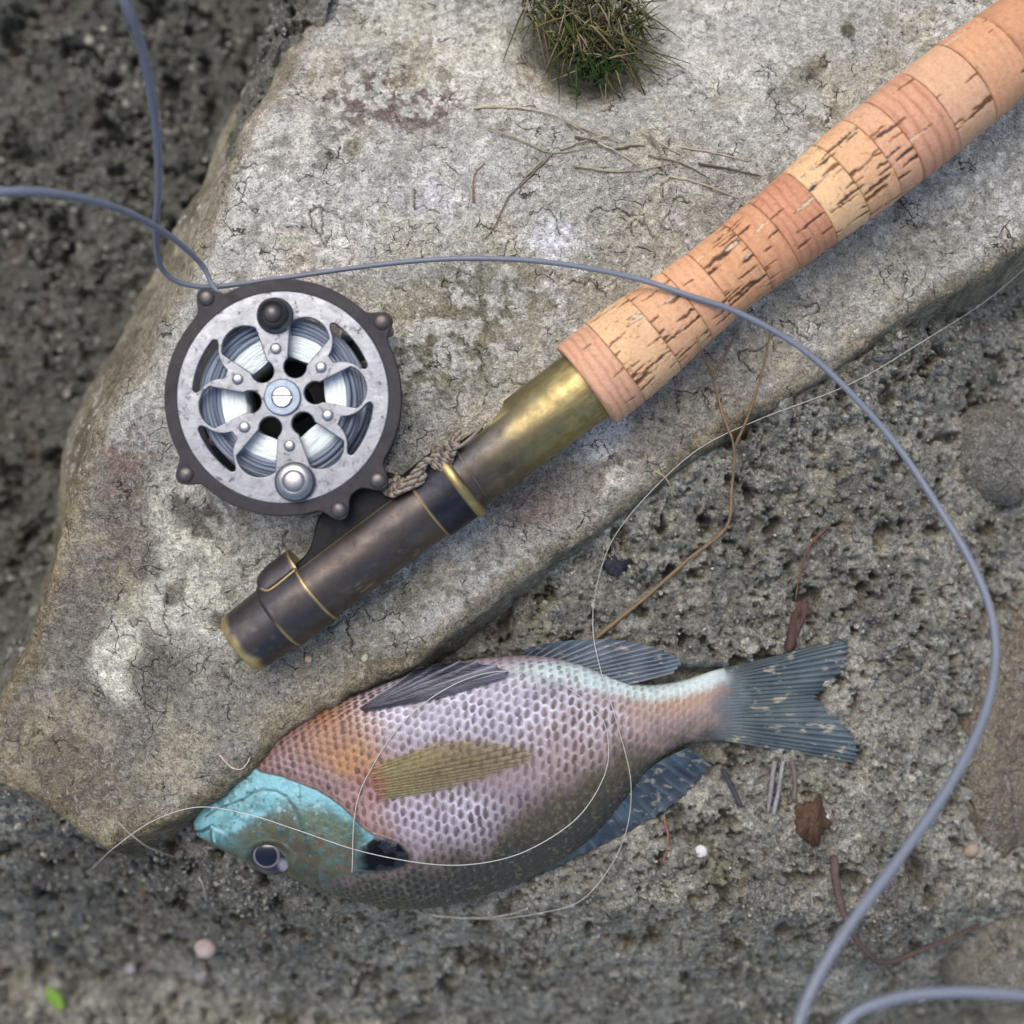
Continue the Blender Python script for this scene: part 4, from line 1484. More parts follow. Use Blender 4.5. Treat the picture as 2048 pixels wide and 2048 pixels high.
# head
body = C
C = np.empty(PX.shape + (3,))
C[:] = srgb(112, 164, 168)
paint(smooth(-0.35, 0.3, n1 + 0.4 * n2), (140, 204, 212), 0.8)
olh = smooth(-26, 26, sdf_poly(PX + 20 * n1, PY + 20 * n2, [(470, 1668), (520, 1640), (570, 1606), (650, 1600), (730, 1662), (730, 1760), (600, 1850), (400, 1800), (430, 1730)]))
paint(olh, (84, 74, 42), 0.97)
paint(olh * smooth(0.0, 0.4, fbm(PX, PY, 30, 3, 161)), (112, 128, 104), 0.3)
paint(blob(wx, wy, 520, 1655, 70, 22, -14, 0.5), (96, 88, 54), 0.7)
paint(blob(wx, wy, 640, 1640, 70, 36, 30, 0.6), (116, 134, 112), 0.6)
paint(blob(wx, wy, 445, 1706, 50, 34, 20, 0.6), (84, 118, 112), 0.8)
paint(blob(wx, wy, 480, 1640, 60, 14, -20, 0.5), (150, 206, 214), 0.8)
paint(blob(wx, wy, 610, 1770, 110, 40, 10, 0.6), (62, 60, 40), 0.85)
paint(smooth(0.5, 0.9, WW + 0.1 * n1), (56, 58, 44), 0.85)
paint(smooth(0.22, 0.45, fbm(PX, PY, 17, 3, 162)) * blob(PX, PY, 660, 1690, 80, 60, 0, 0.5), (112, 62, 34), 0.75)
paint(smooth(0.25, 0.45, fbm(PX, PY, 12, 3, 163)) * blob(PX, PY, 662, 1622, 40, 16, 30, 0.5), (206, 190, 92), 0.8)
paint(smooth(0.0, 0.45, n2), (84, 128, 128), 0.4)
paint(smooth(0.1, 0.5, fbm(PX, PY, 34, 4, 165)), (92, 100, 74), 0.4)
paint(smooth(34, 6, dist_line(PX, PY, [(400, 1640), (440, 1606), (500, 1568), (560, 1566), (640, 1590)]) + 14 * n1), (160, 218, 224), 0.55)
paint(smooth(0.2, 0.5, n3) * smooth(0.2, -0.6, WW), (160, 216, 220), 0.4)
paint(smooth(0.15, 0.45, fbm(PX, PY, 9, 3, 164)), (62, 88, 84), 0.55)
paint(smooth(0.3, 0.5, fbm(PX, PY, 11, 3, 166)) * smooth(0.3, -0.3, WW), (196, 232, 232), 0.5)
paint(smooth(20, 4, np.abs(hd - 8)) * smooth(1640, 1560, PY) * smooth(480, 520, PX), (138, 198, 204), 0.6)
fd_ = sdf_poly(PX, PY, FLAP)
C *= 0.95
paint(smooth(-26, 2, fd_) * smooth(740, 760, PX + 30 * (fd_ > 0)), (36, 62, 60), 0.8)
paint(smooth(-2, 4, fd_) * smooth(708, 742, PX + 8 * n2), (9, 10, 15), 1.0)
G1 = dist_line(PX, PY, [(483, 1602), (506, 1584), (530, 1576), (557, 1577), (578, 1588), (596, 1612), (606, 1640), (614, 1670), (622, 1705)])
G2 = dist_line(PX, PY, [(604, 1560), (606, 1580), (606, 1604)])
G3 = dist_line(PX, PY, [(376, 1676), (396, 1672), (412, 1662), (420, 1658)])
G4 = dist_line(PX, PY, [(420, 1658), (414, 1676), (416, 1700)])
G5 = dist_line(PX, PY, [(404, 1640), (430, 1622), (462, 1608), (484, 1600)])
G6 = dist_line(PX, PY, [(392, 1626), (425, 1592), (465, 1562), (500, 1545)])
for gq, wd, am in ((G1, 3.6, 0.6), (G2, 2.4, 0.5), (G3, 4.5, 0.85), (G4, 3.6, 0.8), (G5, 3.2, 0.65), (G6, 2.8, 0.5)):
    paint(smooth(wd, wd * 0.3, gq), (46, 74, 76), am)
paint(smooth(5, 1.5, dist_line(PX, PY, [(418, 1660), (442, 1668)])), (170, 220, 222), 0.8)
paint(smooth(4, 1.5, dist_line(PX, PY, [(421, 1664), (422, 1690)])), (160, 210, 210), 0.7)
paint(smooth(3.4, 0.6, np.abs(hd)) * smooth(1750, 1730, PY), (60, 72, 66), 0.6)
C = body * (1 - head[..., None]) + C * head[..., None]
# a dark seam just outside the gill cover
seam = smooth(7, 1, np.abs(hd + 3.5)) * smooth(480, 530, PX) * smooth(1752, 1730, PY)
C = C * (1 - 0.45 * seam[..., None] * np.array([1, 1, 1])) + srgb(86, 52, 44) * 0.45 * seam[..., None]
tr_ = smooth(1428, 1490, PX + 16 * n1 + 12 * n2)[..., None]
C = C * (1 - tr_) + srgb(96, 108, 110) * (1 + 0.35 * n2[..., None] + 0.3 * np.sin(PY * 0.95)[..., None] * tr_) * tr_
# relief
rel = 6.5 * head - 2.0 * smooth(14, 0, np.abs(hd + 6)) * (1 - head)
rel += (1 - head) * (1.6 * smooth(0.65, 0.0, best) + 1.1 * np.clip(bu, -0.5, 0.5)) * smooth(1500, 1350, PX)
rel += 3.0 * smooth(-3, 9, fd_)
for gq, wd, am in ((G1, 7, 3.5), (G2, 4, 2.0), (G3, 6, 5.0), (G4, 5, 3.5), (G5, 6, 3.0), (G6, 5, 2.0)):
    rel -= am * smooth(wd, 0, gq) * head
rel += head * (3.0 * n1 + 1.5 * n2 + 0.5 * n3)
rel -= 9 * blob(PX, PY, 539, 1723, 46, 38, 10, 0.25)
rel += 2.4 * smooth(9, 0, np.abs(np.sqrt(((PX - 539) / 46) ** 2 + ((PY - 1723) / 38) ** 2) - 1.08) * 40)
Zt = Zt + rel * smooth(0, 0.12, np.sin(th))[None, :]
top = fl(PX.ravel(), PY.ravel(), Zt.ravel()).reshape(MS, NT, 3)
tb = np.linspace(math.pi, 2 * math.pi, NBOT + 2)[1:-1]
wb = -np.cos(tb)
bx = mx[:, None] + hx[:, None] * wb[None, :]
by = my[:, None] + hy[:, None] * wb[None, :]
bz = Zc[:, None] - tilt[:, None] * wb[None, :] - Tk[:, None] * np.abs(np.sin(tb))[None, :] ** 0.82 * 0.92
bot = fl(bx.ravel(), by.ravel(), bz.ravel()).reshape(MS, NBOT, 3)
allv = np.concatenate([top, bot], axis=1)
NR = NT + NBOT
cb = np.tile(srgb(90, 84, 70), (MS, NBOT, 1))
lum_ = C @ np.array([0.3, 0.59, 0.11])
C = (lum_[..., None] + (C - lum_[..., None]) * (0.9 + 0.12 * head[..., None])) * (0.80 + 0.06 * head[..., None])
allc = np.concatenate([C, cb], axis=1).reshape(-1, 3)
glm = 1 - 0.75 * smooth(-2, 4, fd_) * smooth(708, 742, PX) * smooth(-0.15, 0.05, fbm(PX, PY, 30, 3, 158))
allg = np.concatenate([glm, np.ones((MS, NBOT))], axis=1).ravel()
i = np.arange(MS - 1)[:, None]
j = np.arange(NR)[None, :]
j2 = (j + 1) % NR
f = np.stack([i * NR + j, (i + 1) * NR + j, (i + 1) * NR + j2, i * NR + j2], axis=-1).reshape(-1, 4)
v = allv.reshape(-1, 3)
fish = empty("fish", (float(fl(800, 1600, 0)[0]), float(fl(800, 1600, 0)[1]), -178), label="bluegill sunfish lying on its side on the soil against the slab", category="fish")
me = mesh_np("body", W(v), [f, np.arange(NR)[None, :], ((MS - 1) * NR + np.arange(NR))[None, ::-1]], allc, extra={"gl": allg})
fish_body = link("body", me, M['fish'], fish)
# height of the flank for things lying on it (4 px raster)
BG = np.full((160, 340), -1e9)
gi = np.clip(((PY - 1270) / 4).astype(int), 0, 159)
gj = np.clip(((PX - 360) / 4).astype(int), 0, 339)
np.maximum.at(BG, (gi.ravel(), gj.ravel()), Zt.ravel())


def body_z(px, py, default):
    a = np.clip(((py - 1270) / 4).astype(int), 0, 159)
    b = np.clip(((px - 360) / 4).astype(int), 0, 339)
    g = BG[a, b]
    return np.where(g < -1e8, default, g)


# eye
nr_, ns_ = 34, 72
rr = np.linspace(0, 1, nr_) ** 0.9
an = np.linspace(0, 2 * math.pi, ns_, endpoint=False)
RR, AN = np.meshgrid(rr, an, indexing='ij')
ca, sa = math.cos(math.radians(12)), math.sin(math.radians(12))
ex, ey = 42 * RR * np.cos(AN), 35 * RR * np.sin(AN)
EX, EY = 539 + ex * ca - ey * sa, 1723 + ex * sa + ey * ca
bz0 = float(body_z(np.array([539.0]), np.array([1723.0]), -60)[0])
slope = (body_z(np.array([539.0]), np.array([1770.0]), -60)[0] - body_z(np.array([539.0]), np.array([1676.0]), -60)[0]) / 94.0
EZ = bz0 + 1 + slope * (EY - 1723) * 0.9 + 13 * np.sqrt(np.clip(1 - RR ** 2, 0, 1)) - 2
C = np.empty(EX.shape + (3,))
C[:] = srgb(32, 32, 42)
C *= (1 + 0.25 * fbm(EX, EY, 10, 3, 171))[..., None]
paint(blob(EX, EY, 568, 1738, 11, 17, -30, 0.5), (150, 146, 156), 0.8)
paint(blob(EX, EY, 518, 1749, 26, 7, 20, 0.5), (84, 74, 72), 0.7)
pd = np.hypot(EX - 531, EY - 1713)
paint(smooth(3.4, 1.2, np.abs(pd - 24.5)), (118, 108, 112), 0.85)
paint(smooth(23.5, 21.5, pd), (9, 11, 26), 1.0)
paint(smooth(0.86, 0.98, RR), (16, 17, 24), 1.0)
v = fl(EX.ravel(), EY.ravel(), EZ.ravel())
i = np.arange(nr_ - 1)[:, None]
j = np.arange(ns_)[None, :]
f = np.stack([i * ns_ + j, i * ns_ + (j + 1) % ns_, (i + 1) * ns_ + (j + 1) % ns_, (i + 1) * ns_ + j], axis=-1).reshape(-1, 4)
me = mesh_np("eye", W(v), f, C.reshape(-1, 3))
fix_normals(me)
link("eye", me, M['eye'], fish)


def fin(name, base, tip, nray, z0, z1, cfun, mat, ridge=2.2, thick=2.2, over=False, fray=0.04, clear=None, wave=4, seed=0):
    nu, nv = 70, nray * 9 + 1
    b = catmull(np.array(base, float), nv)
    t = catmull(np.array(tip, float), nv)
    vv = np.linspace(0, 1, nv)
    u = np.linspace(0, 1, nu)
    UU, VV = np.meshgrid(u, vv, indexing='ij')
    ray = np.abs(np.sin(VV * nray * math.pi))
    raym = 1 - ray
    fr = 1 - fray * ray * (0.5 + vnoise(VV * nray, VV * 0 + 3, seed) + 0.5)
    Q = UU * fr
    px = b[None, :, 0] + (t[None, :, 0] - b[None, :, 0]) * Q
    py = b[None, :, 1] + (t[None, :, 1] - b[None, :, 1]) * Q
    z = z0 + (z1 - z0) * UU + wave * np.sin(VV * 9 + seed) * UU + wave * fbm(px, py, 60, 2, 180 + seed) * UU
    if over:
        z = np.maximum(z, body_z(px, py, -1e3) + 4.0 + 2 * UU)
        for _ in range(6):
            zp = np.pad(z, 1, mode='edge')
            z = np.maximum(z, (zp[:-2, 1:-1] + zp[2:, 1:-1] + zp[1:-1, :-2] + zp[1:-1, 2:]) / 4)
    z = z + ridge * raym ** 2 * (1 - 0.5 * UU)
    c = cfun(px, py, UU, VV, raym)
    v = fl(px.ravel(), py.ravel(), z.ravel())
    v2 = v.copy()
    v2[:, 2] -= thick
    i = np.arange(nu - 1)[:, None]
    j = np.arange(nv - 1)[None, :]
    f = np.stack([i * nv + j, i * nv + j + 1, (i + 1) * nv + j + 1, (i + 1) * nv + j], axis=-1).reshape(-1, 4)
    N = nu * nv
    rim = np.concatenate([np.arange(nv), np.arange(1, nu) * nv + nv - 1, (nu - 1) * nv + np.arange(nv - 2, -1, -1), np.arange(nu - 2, 0, -1) * nv])
    r2 = np.roll(rim, -1)
    side = np.stack([rim, r2, r2 + N, rim + N], axis=-1)
    ex = None
    if clear is not None:
        k = clear(px, py, UU, VV, raym).ravel()
        ex = {"clear": np.concatenate([k, k])}
    me = mesh_np(name, W(np.vstack([v, v2])), [f, f[:, ::-1] + N, side], np.vstack([c.reshape(-1, 3)] * 2), extra=ex)
    fix_normals(me)
    return link(name, me, mat, fish)


def darkfin(a, b_, c_, deb=0.0, seed=0):
    def fn(px, py, U_, V_, raym):
        c = np.empty(px.shape + (3,))
        c[:] = srgb(*a)
        n = fbm(px, py, 40, 3, 190 + seed)
        st = fbm(U_ * 40, V_ * 420, 10, 3, 195 + seed)
        m = smooth(-0.3, 0.4, n)[..., None]
        c = c * (1 - m) + srgb(*b_) * m
        k = (0.55 * raym ** 2 * smooth(-0.5, 0.3, st))[..., None]
        c = c * (1 - k) + srgb(*c_) * k
        k = (0.7 * smooth(0.12, 0.0, raym) * smooth(-0.2, 0.4, st))[..., None]
        c = c * (1 - k) + srgb(*a) * 0.3 * k
        if seed == 1:
            k = smooth(0.28, 0.0, U_ + 0.1 * n)[..., None] * 0.8
            c = c * (1 - k) + srgb(104, 114, 114) * k
        if deb:
            k = (deb * smooth(0.32, 0.45, fbm(px * 0.8, py * 1.6, 20, 4, 199 + seed, 0.65)))[..., None]
            c = c * (1 - k) + srgb(172, 164, 142) * k
        return c
    return fn


fin("tail_fin", [(1462, 1345), (1466, 1372), (1468, 1418), (1467, 1458), (1462, 1494)],
    [(1708, 1284), (1722, 1300), (1717, 1342), (1688, 1382), (1656, 1406), (1690, 1432), (1722, 1474), (1741, 1516), (1737, 1543)],
    24, -127, -140, darkfin((52, 65, 74), (70, 83, 86), (106, 118, 118), 0.7, 1), M['fin'], 5.0, 2.6, wave=6, seed=1)
fin("anal_fin", [(1025, 1326), (1090, 1324), (1150, 1336), (1200, 1352), (1262, 1374)],
    [(1060, 1296), (1130, 1284), (1220, 1281), (1300, 1292), (1345, 1308), (1368, 1326), (1352, 1350)],
    15, -84, -70, darkfin((50, 60, 74), (78, 88, 96), (110, 120, 126), 0.5, 2), M['fin'], 2.6, 2.4, wave=5, seed=2)
fin("dorsal_fin", [(985, 1796), (1070, 1762), (1150, 1712), (1215, 1650), (1265, 1590), (1320, 1540), (1388, 1506)],
    [(1000, 1806), (1092, 1770), (1164, 1732), (1246, 1692), (1326, 1650), (1394, 1596), (1436, 1548)],
    20, -116, -132, darkfin((40, 49, 60), (58, 76, 86), (90, 106, 114), 0.45, 3), M['fin'], 4.5, 2.4, wave=5, seed=3)
fin("pelvic_fin", [(722, 1412), (727, 1415), (732, 1418)], [(836, 1335), (948, 1320), (1024, 1343), (968, 1366), (884, 1390)],
    11, -60, -60, darkfin((32, 35, 46), (62, 62, 76), (190, 188, 204), 0.0, 4), M['fin'], 2.6, 2.0, over=True, wave=0, seed=4)


def pec_col(px, py, U_, V_, raym):
    c = np.empty(px.shape + (3,))
    c[:] = srgb(160, 148, 96)
    n = fbm(px, py, 50, 3, 201)
    m = smooth(-0.2, 0.4, n)[..., None]
    c = c * (1 - m) + srgb(142, 128, 76) * m
    k = (0.85 * smooth(0.3, 0.0, raym) * smooth(0.1, 0.45, V_))[..., None]
    c = c * (1 - k) + srgb(58, 50, 34) * k
    k = smooth(0.16, 0.02, U_)[..., None] * 0.75
    c = c * (1 - k) + srgb(160, 108, 88) * k
    return c


fin("pectoral_fin", [(746, 1526), (746, 1548), (752, 1570), (766, 1590)], [(880, 1474), (955, 1472), (1030, 1484), (1074, 1504), (1036, 1526), (965, 1550), (885, 1573)],
    13, -40, -40, pec_col, M['finclear'], 1.8, 1.6, over=True, wave=0, seed=5,
    clear=lambda px, py, U_, V_, raym: np.sqrt(np.clip(0.40 + 0.36 * smooth(0.3, 0.98, U_) + 0.22 * (1 - V_) - 0.5 * smooth(0.25, 0.0, raym) - 0.34 * smooth(0.25, 0, U_) + 0.7 * smooth(0.10, 0.0, U_ + 0.04 * np.sin(V_ * 40)), 0.02, 0.9)))

# ------------------------------------------------------------------ fly line and leader
def place(pts):
    """(px, py, z, radius) -> layout (x, y, z, radius)"""
    out = []
    for px, py, z, r in pts:
        x, y = persp(px, py, z)
        out.append((x, y, z, r))
    return np.array(out)


FLY = [(498, 640, 128, 4.6), (452, 602, 110, 4.8), (424, 568, 96, 5.0), (400, 525, 110, 5.4), (330, 465, 200, 6), (230, 415, 330, 7), (110, 387, 450, 8), (0, 384, 520, 8.5), (-160, 400, 560, 8.5),
       (-330, 330, 600, 8.5), (-380, 120, 640, 8.5), (-240, -140, 680, 8.5), (40, -230, 700, 8.5), (200, -140, 700, 9), (250, 0, 660, 9), (288, 110, 560, 8.5), (312, 250, 420, 8), (317, 370, 290, 7), (311, 470, 180, 6.2), (320, 530, 110, 5.6), (352, 562, 78, 5.2),
       (410, 574, 62, 5), (480, 568, 56, 5), (560, 557, 52, 5), (700, 537, 48, 5), (820, 523, 46, 5.1), (930, 517, 56, 5.2), (1060, 521, 90, 5.3), (1180, 537, 140, 5.4), (1290, 562, 189, 5.5), (1380, 592, 203, 5.6), (1480, 627, 196, 5.8), (1600, 695, 188, 6),
       (1700, 785, 190, 6.2), (1800, 900, 200, 6.6), (1880, 1020, 225, 7), (1945, 1130, 260, 7.4), (1983, 1230, 300, 7.8), (1990, 1330, 345, 8.2), (1965, 1440, 400, 8.6), (1900, 1570, 460, 9), (1800, 1715, 520, 9.4),
       (1700, 1850, 570, 9.8), (1630, 1965, 600, 10), (1590, 2070, 620, 10), (1570, 2190, 630, 10), (1590, 2260, 630, 10), (1630, 2230, 620, 10), (1650, 2120, 600, 10), (1700, 2035, 580, 10), (1790, 1997, 570, 10), (1900, 1985, 565, 10), (2048, 1992, 560, 10), (2250, 2030, 540, 10), (2500, 2120, 480, 10)]
p = catmull(place(FLY), 900)
p = resample(p, 9)
vf = tube(p[:, :3], p[:, 3], 12)
solid("fly_line", vf, M['line'], label="grey-blue fly line looping from the reel across the cork grip", category="fishing line")

bpy.context.view_layer.update()
DG = bpy.context.evaluated_depsgraph_get()


def drop(px, py, default=-170):
    """layout height of whatever the pixel's ray meets first"""
    o = Vector((0, 0, HC * S))
    t = Vector(W(np.array([[px, py, 0.0]]))[0])
    d = (t - o).normalized()
    o2 = o
    for _ in range(6):
        hit, loc, nor, idx, ob, mtx = scene.ray_cast(DG, o2, d)
        if not hit:
            return default
        if ob.name.startswith("fly_line"):
            o2 = loc + d * 0.0003
            continue
        return loc.z / S
    return default


def lay_path(pts, n, lift, rad, rigid=0.0):
    """photo polyline -> 3-D path resting on the surfaces below it"""
    c = catmull(np.array(pts, float), n)
    z = np.array([drop(a, b) for a, b in c]) + lift
    if rigid:
        m = max(1, int(rigid))
        zm = np.array([z[max(0, k - m):k + m + 1].max() for k in range(n)])
        ker = np.ones(2 * m + 1) / (2 * m + 1)
        z = np.maximum(np.convolve(np.pad(zm, m, mode='edge'), ker, 'valid'), z * 0 + zm * 0.5 + z * 0.5)
    out = [persp(a, b, zz) + (zz,) for (a, b), zz in zip(c, z)]
    return np.array(out)


LEAD = [(2100, 480), (2040, 545), (1960, 610), (1850, 680), (1700, 768), (1520, 838), (1400, 896), (1300, 985), (1225, 1080), (1192, 1180), (1186, 1260), (1200, 1335), (1232, 1440), (1262, 1570), (1243, 1690), (1170, 1795), (1080, 1826), (980, 1838), (880, 1832)]
pp = lay_path(LEAD, 190, 4, 1.7, 5)
vf = tube(pp, 0.85, 6)
solid("leader", vf, M['mono'], label="clear leader curving over the slab's edge and across the fish's tail end", category="fishing line")
TIP = [(180, 1740), (235, 1690), (310, 1640), (400, 1614), (500, 1630), (600, 1662), (720, 1702), (850, 1727), (950, 1728), (1050, 1703), (1150, 1640), (1205, 1560), (1217, 1490), (1195, 1425), (1110, 1362), (1010, 1342), (910, 1368), (810, 1440), (738, 1545), (710, 1625), (704, 1745)]
pp = lay_path(TIP, 190, 4, 1.7, 5)
vf = tube(pp, 0.95, 6)
solid("tippet", vf, M['mono'], label="thin pale tippet looped once round the fish's flank", category="fishing line")

# ------------------------------------------------------------------ dry stems, roots, pebbles
def stem(name, pts, r0, r1, rgb, label, cat, group=None, rigid=6, n=None, lift=None, side=None):
    L = sum(math.hypot(b[0] - a[0], b[1] - a[1]) for a, b in zip(pts[:-1], pts[1:]))
    n = n or max(10, int(L / 7))
    pp = lay_path(pts, n, (lift if lift is not None else r0 * 0.7), r0, rigid)
    rad = np.linspace(r0, r1, n) * (1 + (0.18 if r0 < 8 else 0.05) * np.array([random.uniform(-1, 1) for _ in range(n)]))
    pp[:, :2] += np.array([[random.uniform(-0.6, 0.6) * (min(r0 * 0.6, 2.5) if r0 < 4 else 0.5) for _ in range(2)] for _ in range(n)])
    parts = [tube(pp, rad, 7)]
    for sd in side or []:
        m = max(8, int(sum(math.hypot(b[0] - a[0], b[1] - a[1]) for a, b in zip(sd[:-1], sd[1:])) / 7))
        q = lay_path(sd, m, r0 * 0.7, r0, rigid)
        parts.append(tube(q, np.linspace(r0 * 0.8, r1 * 0.8, m), 7))
    v, f = merge(parts)
    c = srgb(*rgb) * (1 + 0.3 * fbm(v[:, 0], v[:, 1], 18, 3, 211))[:, None]
    tags = dict(label=label, category=cat)
    if group:
        tags["group"] = group
    return solid(name, (v, f), M['twig'], None, c, **tags)


TANGLE = [[(977, 255), (1056, 286), (1106, 306), (1201, 290)], [(1106, 306), (1089, 323), (1044, 368), (1015, 397), (990, 451), (965, 484)],
          [(1197, 286), (1238, 306), (1275, 331)], [(1147, 331), (1217, 342), (1280, 340), (1342, 327)], [(1280, 261), (1321, 286), (1362, 310)],
          [(1296, 310), (1362, 327), (1420, 356)], [(1362, 294), (1429, 306), (1499, 323)], [(1396, 327), (1487, 344), (1520, 352)], [(1338, 352), (1404, 368), (1478, 397)],
          [(948, 215), (1031, 215), (1114, 232), (1168, 265)], [(1131, 244), (1180, 262), (1238, 286)], [(1052, 352), (1070, 335), (1090, 315)], [(1120, 300), (1160, 285), (1215, 272), (1250, 285)],
          [(1230, 300), (1262, 292), (1290, 292)], [(1150, 275), (1190, 282), (1225, 300)], [(1300, 270), (1320, 305), (1325, 330)]]
for q, t in enumerate(TANGLE):
    stem("dry_stem", t, random.uniform(2.2, 3.2), 1.0, random.choice([(150, 140, 118), (118, 106, 88), (170, 160, 136), (92, 82, 70)]),
         "thin dry grass stem in the tangle on the slab above the cork grip", "dry stem", "dry stems tangled on the slab", rigid=4)
stem("dry_stem", [(948, 406), (948, 352), (969, 327)], 2.2, 0.9, (140, 104, 84), "short reddish stem lying alone left of the tangle of dry stems", "dry stem", rigid=3)
stem("forked_twig", [(1190, 1278), (1240, 1236), (1292, 1194), (1375, 1120), (1452, 1055), (1463, 980), (1468, 896), (1446, 830), (1427, 760), (1404, 705), (1395, 670)], 4.0, 2.0, (132, 108, 82),
     "forked brown twig leaning from the soil over the slab's edge under the grip", "twig", rigid=6,
     side=[[(1468, 896), (1493, 840), (1511, 788), (1530, 719), (1545, 640)], [(1427, 760), (1451, 709), (1478, 655)]])
stem("thin_root", [(1308, 940), (1330, 955), (1342, 975), (1344, 1000)], 2.0, 1.0, (176, 160, 120), "short pale root hair at the slab's edge", "root", rigid=3)
stem("rootlet", [(1660, 1050), (1620, 1090), (1602, 1140), (1590, 1200)], 3.0, 1.6, (112, 78, 62), "thin reddish rootlet running down the soil to the bark chip", "root", rigid=3)
for q, t in enumerate(([(1549, 1522), (1543, 1570), (1536, 1625)], [(1566, 1522), (1558, 1575), (1547, 1630)], [(1584, 1522), (1590, 1560), (1588, 1600)])):
    stem("straw", t, 5.2, 4.4, [(128, 124, 122), (138, 136, 138), (112, 98, 92)][q], ["dull grey straw sticking out from beneath the fish's tail fin", "palest grey straw sticking out from beneath the fish's tail fin", "short brownish straw sticking out from beneath the fish's tail fin"][q], "straw", "straws under the tail fin", rigid=8)
stem("dark_stalk", [(1446, 1540), (1462, 1572), (1482, 1612)], 6.0, 4.5, (66, 66, 74), "dark flat stalk at the tip of the fish's dorsal fin", "stalk", rigid=6)
stem("pale_straw", [(860, 1830), (930, 1836), (1000, 1832), (1055, 1818)], 3.2, 1.2, (170, 164, 148), "pale thin straw along the fish's back on the soil", "straw", rigid=6)
stem("brown_root", [(1668, 1712), (1672, 1760), (1685, 1820), (1720, 1890), (1765, 1925), (1830, 1905), (1905, 1875), (1960, 1850)], 9, 4, (96, 80, 72), "curved pinkish brown root under the hanging fly line", "root", rigid=8)
stem("needle", [(398, 1752), (408, 1775), (412, 1803)], 2.6, 1.6, (176, 172, 164), "short white needle standing in the soil below the fish's mouth", "needle", rigid=2)
stem("needle", [(230, 1640), (290, 1690), (352, 1715)], 2.4, 1.4, (140, 132, 118), "long thin grey needle lying between the slab and the fish's mouth", "needle", rigid=8)
stem("curly_root", [(440, 1510), (462, 1535), (482, 1538), (492, 1530), (500, 1515)], 1.7, 1.0, (196, 180, 160), "tiny curly pale root at the fish's throat", "root", rigid=2)
stem("red_needle", [(1330, 1640), (1336, 1680), (1326, 1725)], 3.0, 1.6, (136, 92, 74), "reddish needle on the soil beside the dorsal fin", "needle", rigid=4)

# bark chip above the tail
def chip(name, outline, thick, rgb, label, cat, mat, rise=6, bend=6):
    o = catmull(np.array(outline + [outline[0]], float), 60)[:-1]
    c = o.mean(axis=0)
    o = c + (o - c) * (1 + 0.15 * rng.normal(size=59).clip(-1, 1) * 0.6)[:, None]
    rows = []
    zc = max(drop(c[0], c[1]), -400)
    zs = np.array([drop(a, b) for a, b in o[::6]])
    zc = np.percentile(zs, 75)
    for k in np.linspace(1, 0.02, 8):
        q = c + (o - c) * k
        z = zc + rise + bend * (1 - k * k) + 5.5 * fbm(q[:, 0] * 2, q[:, 1], 14, 3, 221)
        x, y = persp(q[:, 0], q[:, 1], zc)
        rows.append(np.stack([x, y, z], axis=1))
    n = len(o)
    v1 = np.vstack(rows)
    v2 = v1.copy()
    v2[:, 2] -= thick
    i = np.arange(7)[:, None]
    j = np.arange(n)[None, :]
    f = np.stack([i * n + j, i * n + (j + 1) % n, (i + 1) * n + (j + 1) % n, (i + 1) * n + j], axis=-1).reshape(-1, 4)
    N = len(v1)
    jj = np.arange(n)
    side = np.stack([jj, (jj + 1) % n, (jj + 1) % n + N, jj + N], axis=-1)
    v = np.vstack([v1, v2])
    cc = srgb(*rgb) * (1 + 0.8 * fbm(v[:, 0] * 2, v[:, 1] * 0.6, 12, 3, 222))[:, None]
    return solid(name, (v, [f, f[:, ::-1] + N, side, (7 * n + jj)[None, :], (N + 7 * n + jj)[None, ::-1]]), mat, None, cc, label=label, category=cat)


chip("bark_chip", [(1606, 1196), (1618, 1212), (1604, 1250), (1586, 1296), (1570, 1292), (1580, 1240), (1596, 1206)], 6, (80, 60, 53), "reddish brown bark chip on the soil above the tail fin", "bark", M['twig'], 8, 8)
chip("dead_leaf", [(1592, 1602), (1618, 1604), (1638, 1592), (1650, 1624), (1660, 1650), (1642, 1668), (1632, 1690), (1610, 1680), (1594, 1662), (1588, 1630)], 4, (80, 60, 48), "crumpled rusty brown leaf below the tail fin", "leaf", M['twig'], 10, 22)
chip("green_leaf", [(94, 1972), (112, 1976), (128, 1992), (132, 2016), (112, 2010), (98, 1994)], 2, (150, 190, 50), "small bright green leaf on the dark soil", "leaf", M['leaf'], 14, 3)
chip("dark_flake", [(1206, 1128), (1226, 1108), (1240, 1122), (1262, 1116), (1250, 1138), (1232, 1152), (1214, 1146)], 5, (40, 42, 48), "blackish flake in the soil below the slab's edge", "flake", M['pebble'], 4, 5)


def pebble(px, py, r, rgb, label, name="pebble", group=None, squash=0.75):
    z = drop(px, py)
    x, y = persp(px, py, z)
    v = lump(r, (x, y, z + r * 0.35), 2, squash, 0.12)
    c = srgb(*rgb) * (1 + 0.2 * fbm(v[:, 0], v[:, 1], 14, 3, 231))[:, None]
    tags = dict(label=label, category="stone")
    if group:
        tags["group"] = group
    solid(name, (v, [ICO_F]), M['pebble'], None, c, **tags)


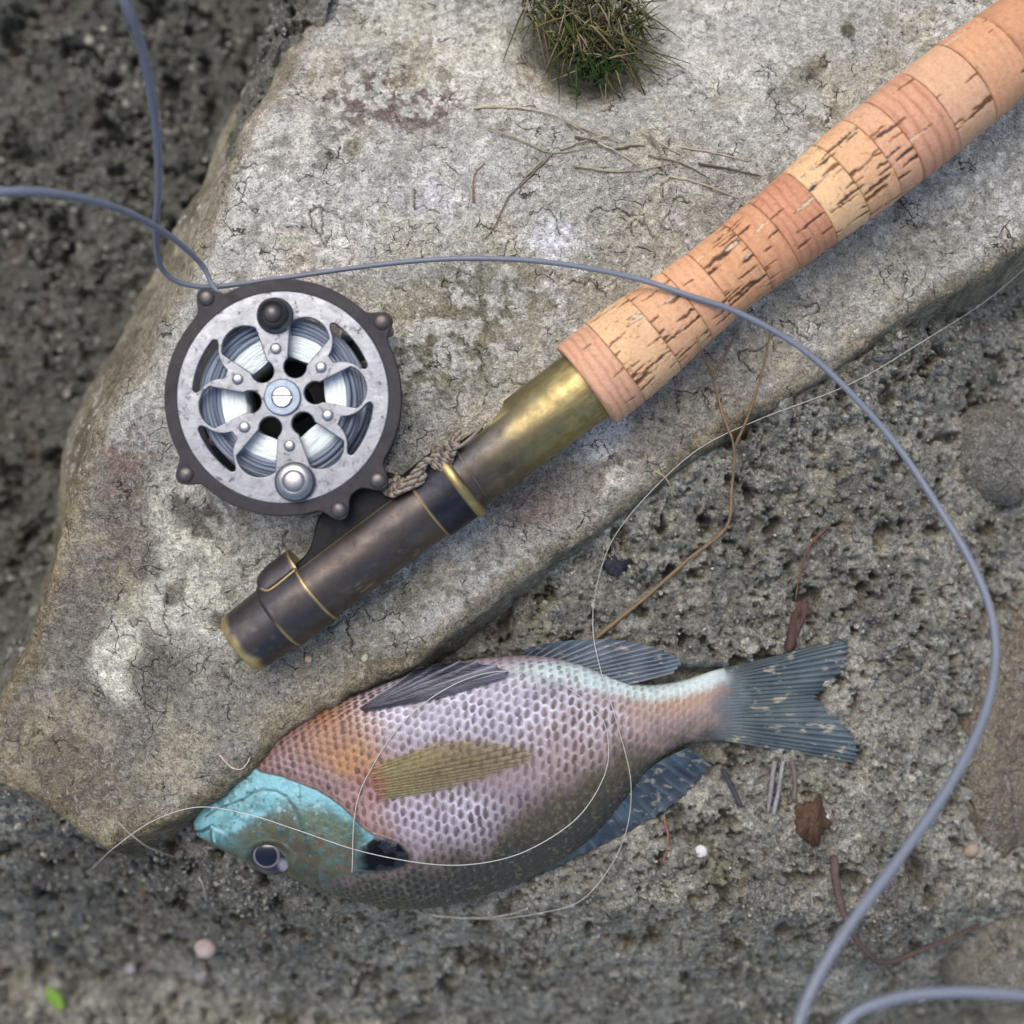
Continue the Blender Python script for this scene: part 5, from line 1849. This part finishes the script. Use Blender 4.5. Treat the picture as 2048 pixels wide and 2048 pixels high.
pebble(1402, 1702, 13, (206, 204, 198), "small white pebble on the soil below the dorsal fin")
pebble(412, 1895, 26, (168, 152, 147), "pinkish white stone on the dark soil below the fish's head", squash=0.6)
pebble(405, 1945, 19, (152, 144, 144), "pale mauve stone touching the pinkish one below the fish's head", squash=0.6)
pebble(1648, 1632, 11, (196, 188, 186), "white grit on the crumpled rusty leaf", squash=0.8)
pebble(1940, 1700, 18, (158, 140, 126), "pinkish pebble by the tan brown boulder")
pebble(617, 1318, 7, (206, 176, 150), "tiny tan grain on the slab below the reel seat")
pebble(730, 1316, 8, (176, 170, 150), "tiny grey flake on the slab near the fish's belly")
pebble(262, 1935, 14, (150, 146, 150), "small grey pebble on dark soil left of the pinkish stone")

# ------------------------------------------------------------------ moss and grass in the slab's hollow
tuft = empty("grass_tuft", tuple(persp(1180, 70, -80)) + (-110,), label="olive and brown grass tuft growing from the slab's hollow", category="grass")
parts, cols = [], []
for q in range(620):
    a = random.uniform(0, 6.28)
    rr_ = math.sqrt(random.random())
    bx_, by_ = 1160 + 115 * rr_ * math.cos(a) + 0.4 * 120 * rr_ * math.sin(a), 10 + 135 * rr_ * math.sin(a)
    z = -105
    hx_, hy_ = random.gauss(18, 38), random.gauss(22, 40)
    up_ = random.uniform(4, 38)
    x0, y0 = persp(bx_, by_, z)
    pts = np.array([(x0, y0, z - 10), (x0 + hx_ * 0.3, y0 + hy_ * 0.3, z + up_), (x0 + hx_ * 0.8, y0 + hy_ * 0.8, z + up_ * 0.95), (x0 + hx_ * 1.3, y0 + hy_ * 1.3, z + up_ * 0.4)])
    t_ = tube(catmull(pts, 9), np.linspace(2.4, 0.7, 9), 4)
    parts.append(t_)
    c = srgb(*random.choice([(96, 90, 58), (116, 106, 72), (72, 72, 40), (140, 130, 98), (70, 84, 40), (54, 52, 34)]))
    cols.append(np.tile(c, (len(t_[0]), 1)))
v, f = merge(parts)
o = solid("blades", (v, f), M['twig'], tuft, np.vstack(cols))
o["kind"] = "stuff"
parts = []
for q in range(60):
    bx_, by_ = random.gauss(1190, 22), random.gauss(140, 20)
    x0, y0 = persp(bx_, by_, -70)
    pts = np.array([(x0, y0, -90), (x0 + random.gauss(0, 6), y0 + random.gauss(0, 6), -66), (x0 + random.gauss(0, 12), y0 + random.gauss(0, 12), -52)])
    parts.append(tube(catmull(pts, 6), np.linspace(2.4, 0.9, 6), 4))
v, f = merge(parts)
o = solid("green_shoots", (v, f), M['twig'], tuft, np.tile(srgb(40, 66, 28), (len(v), 1)))
o["kind"] = "stuff"
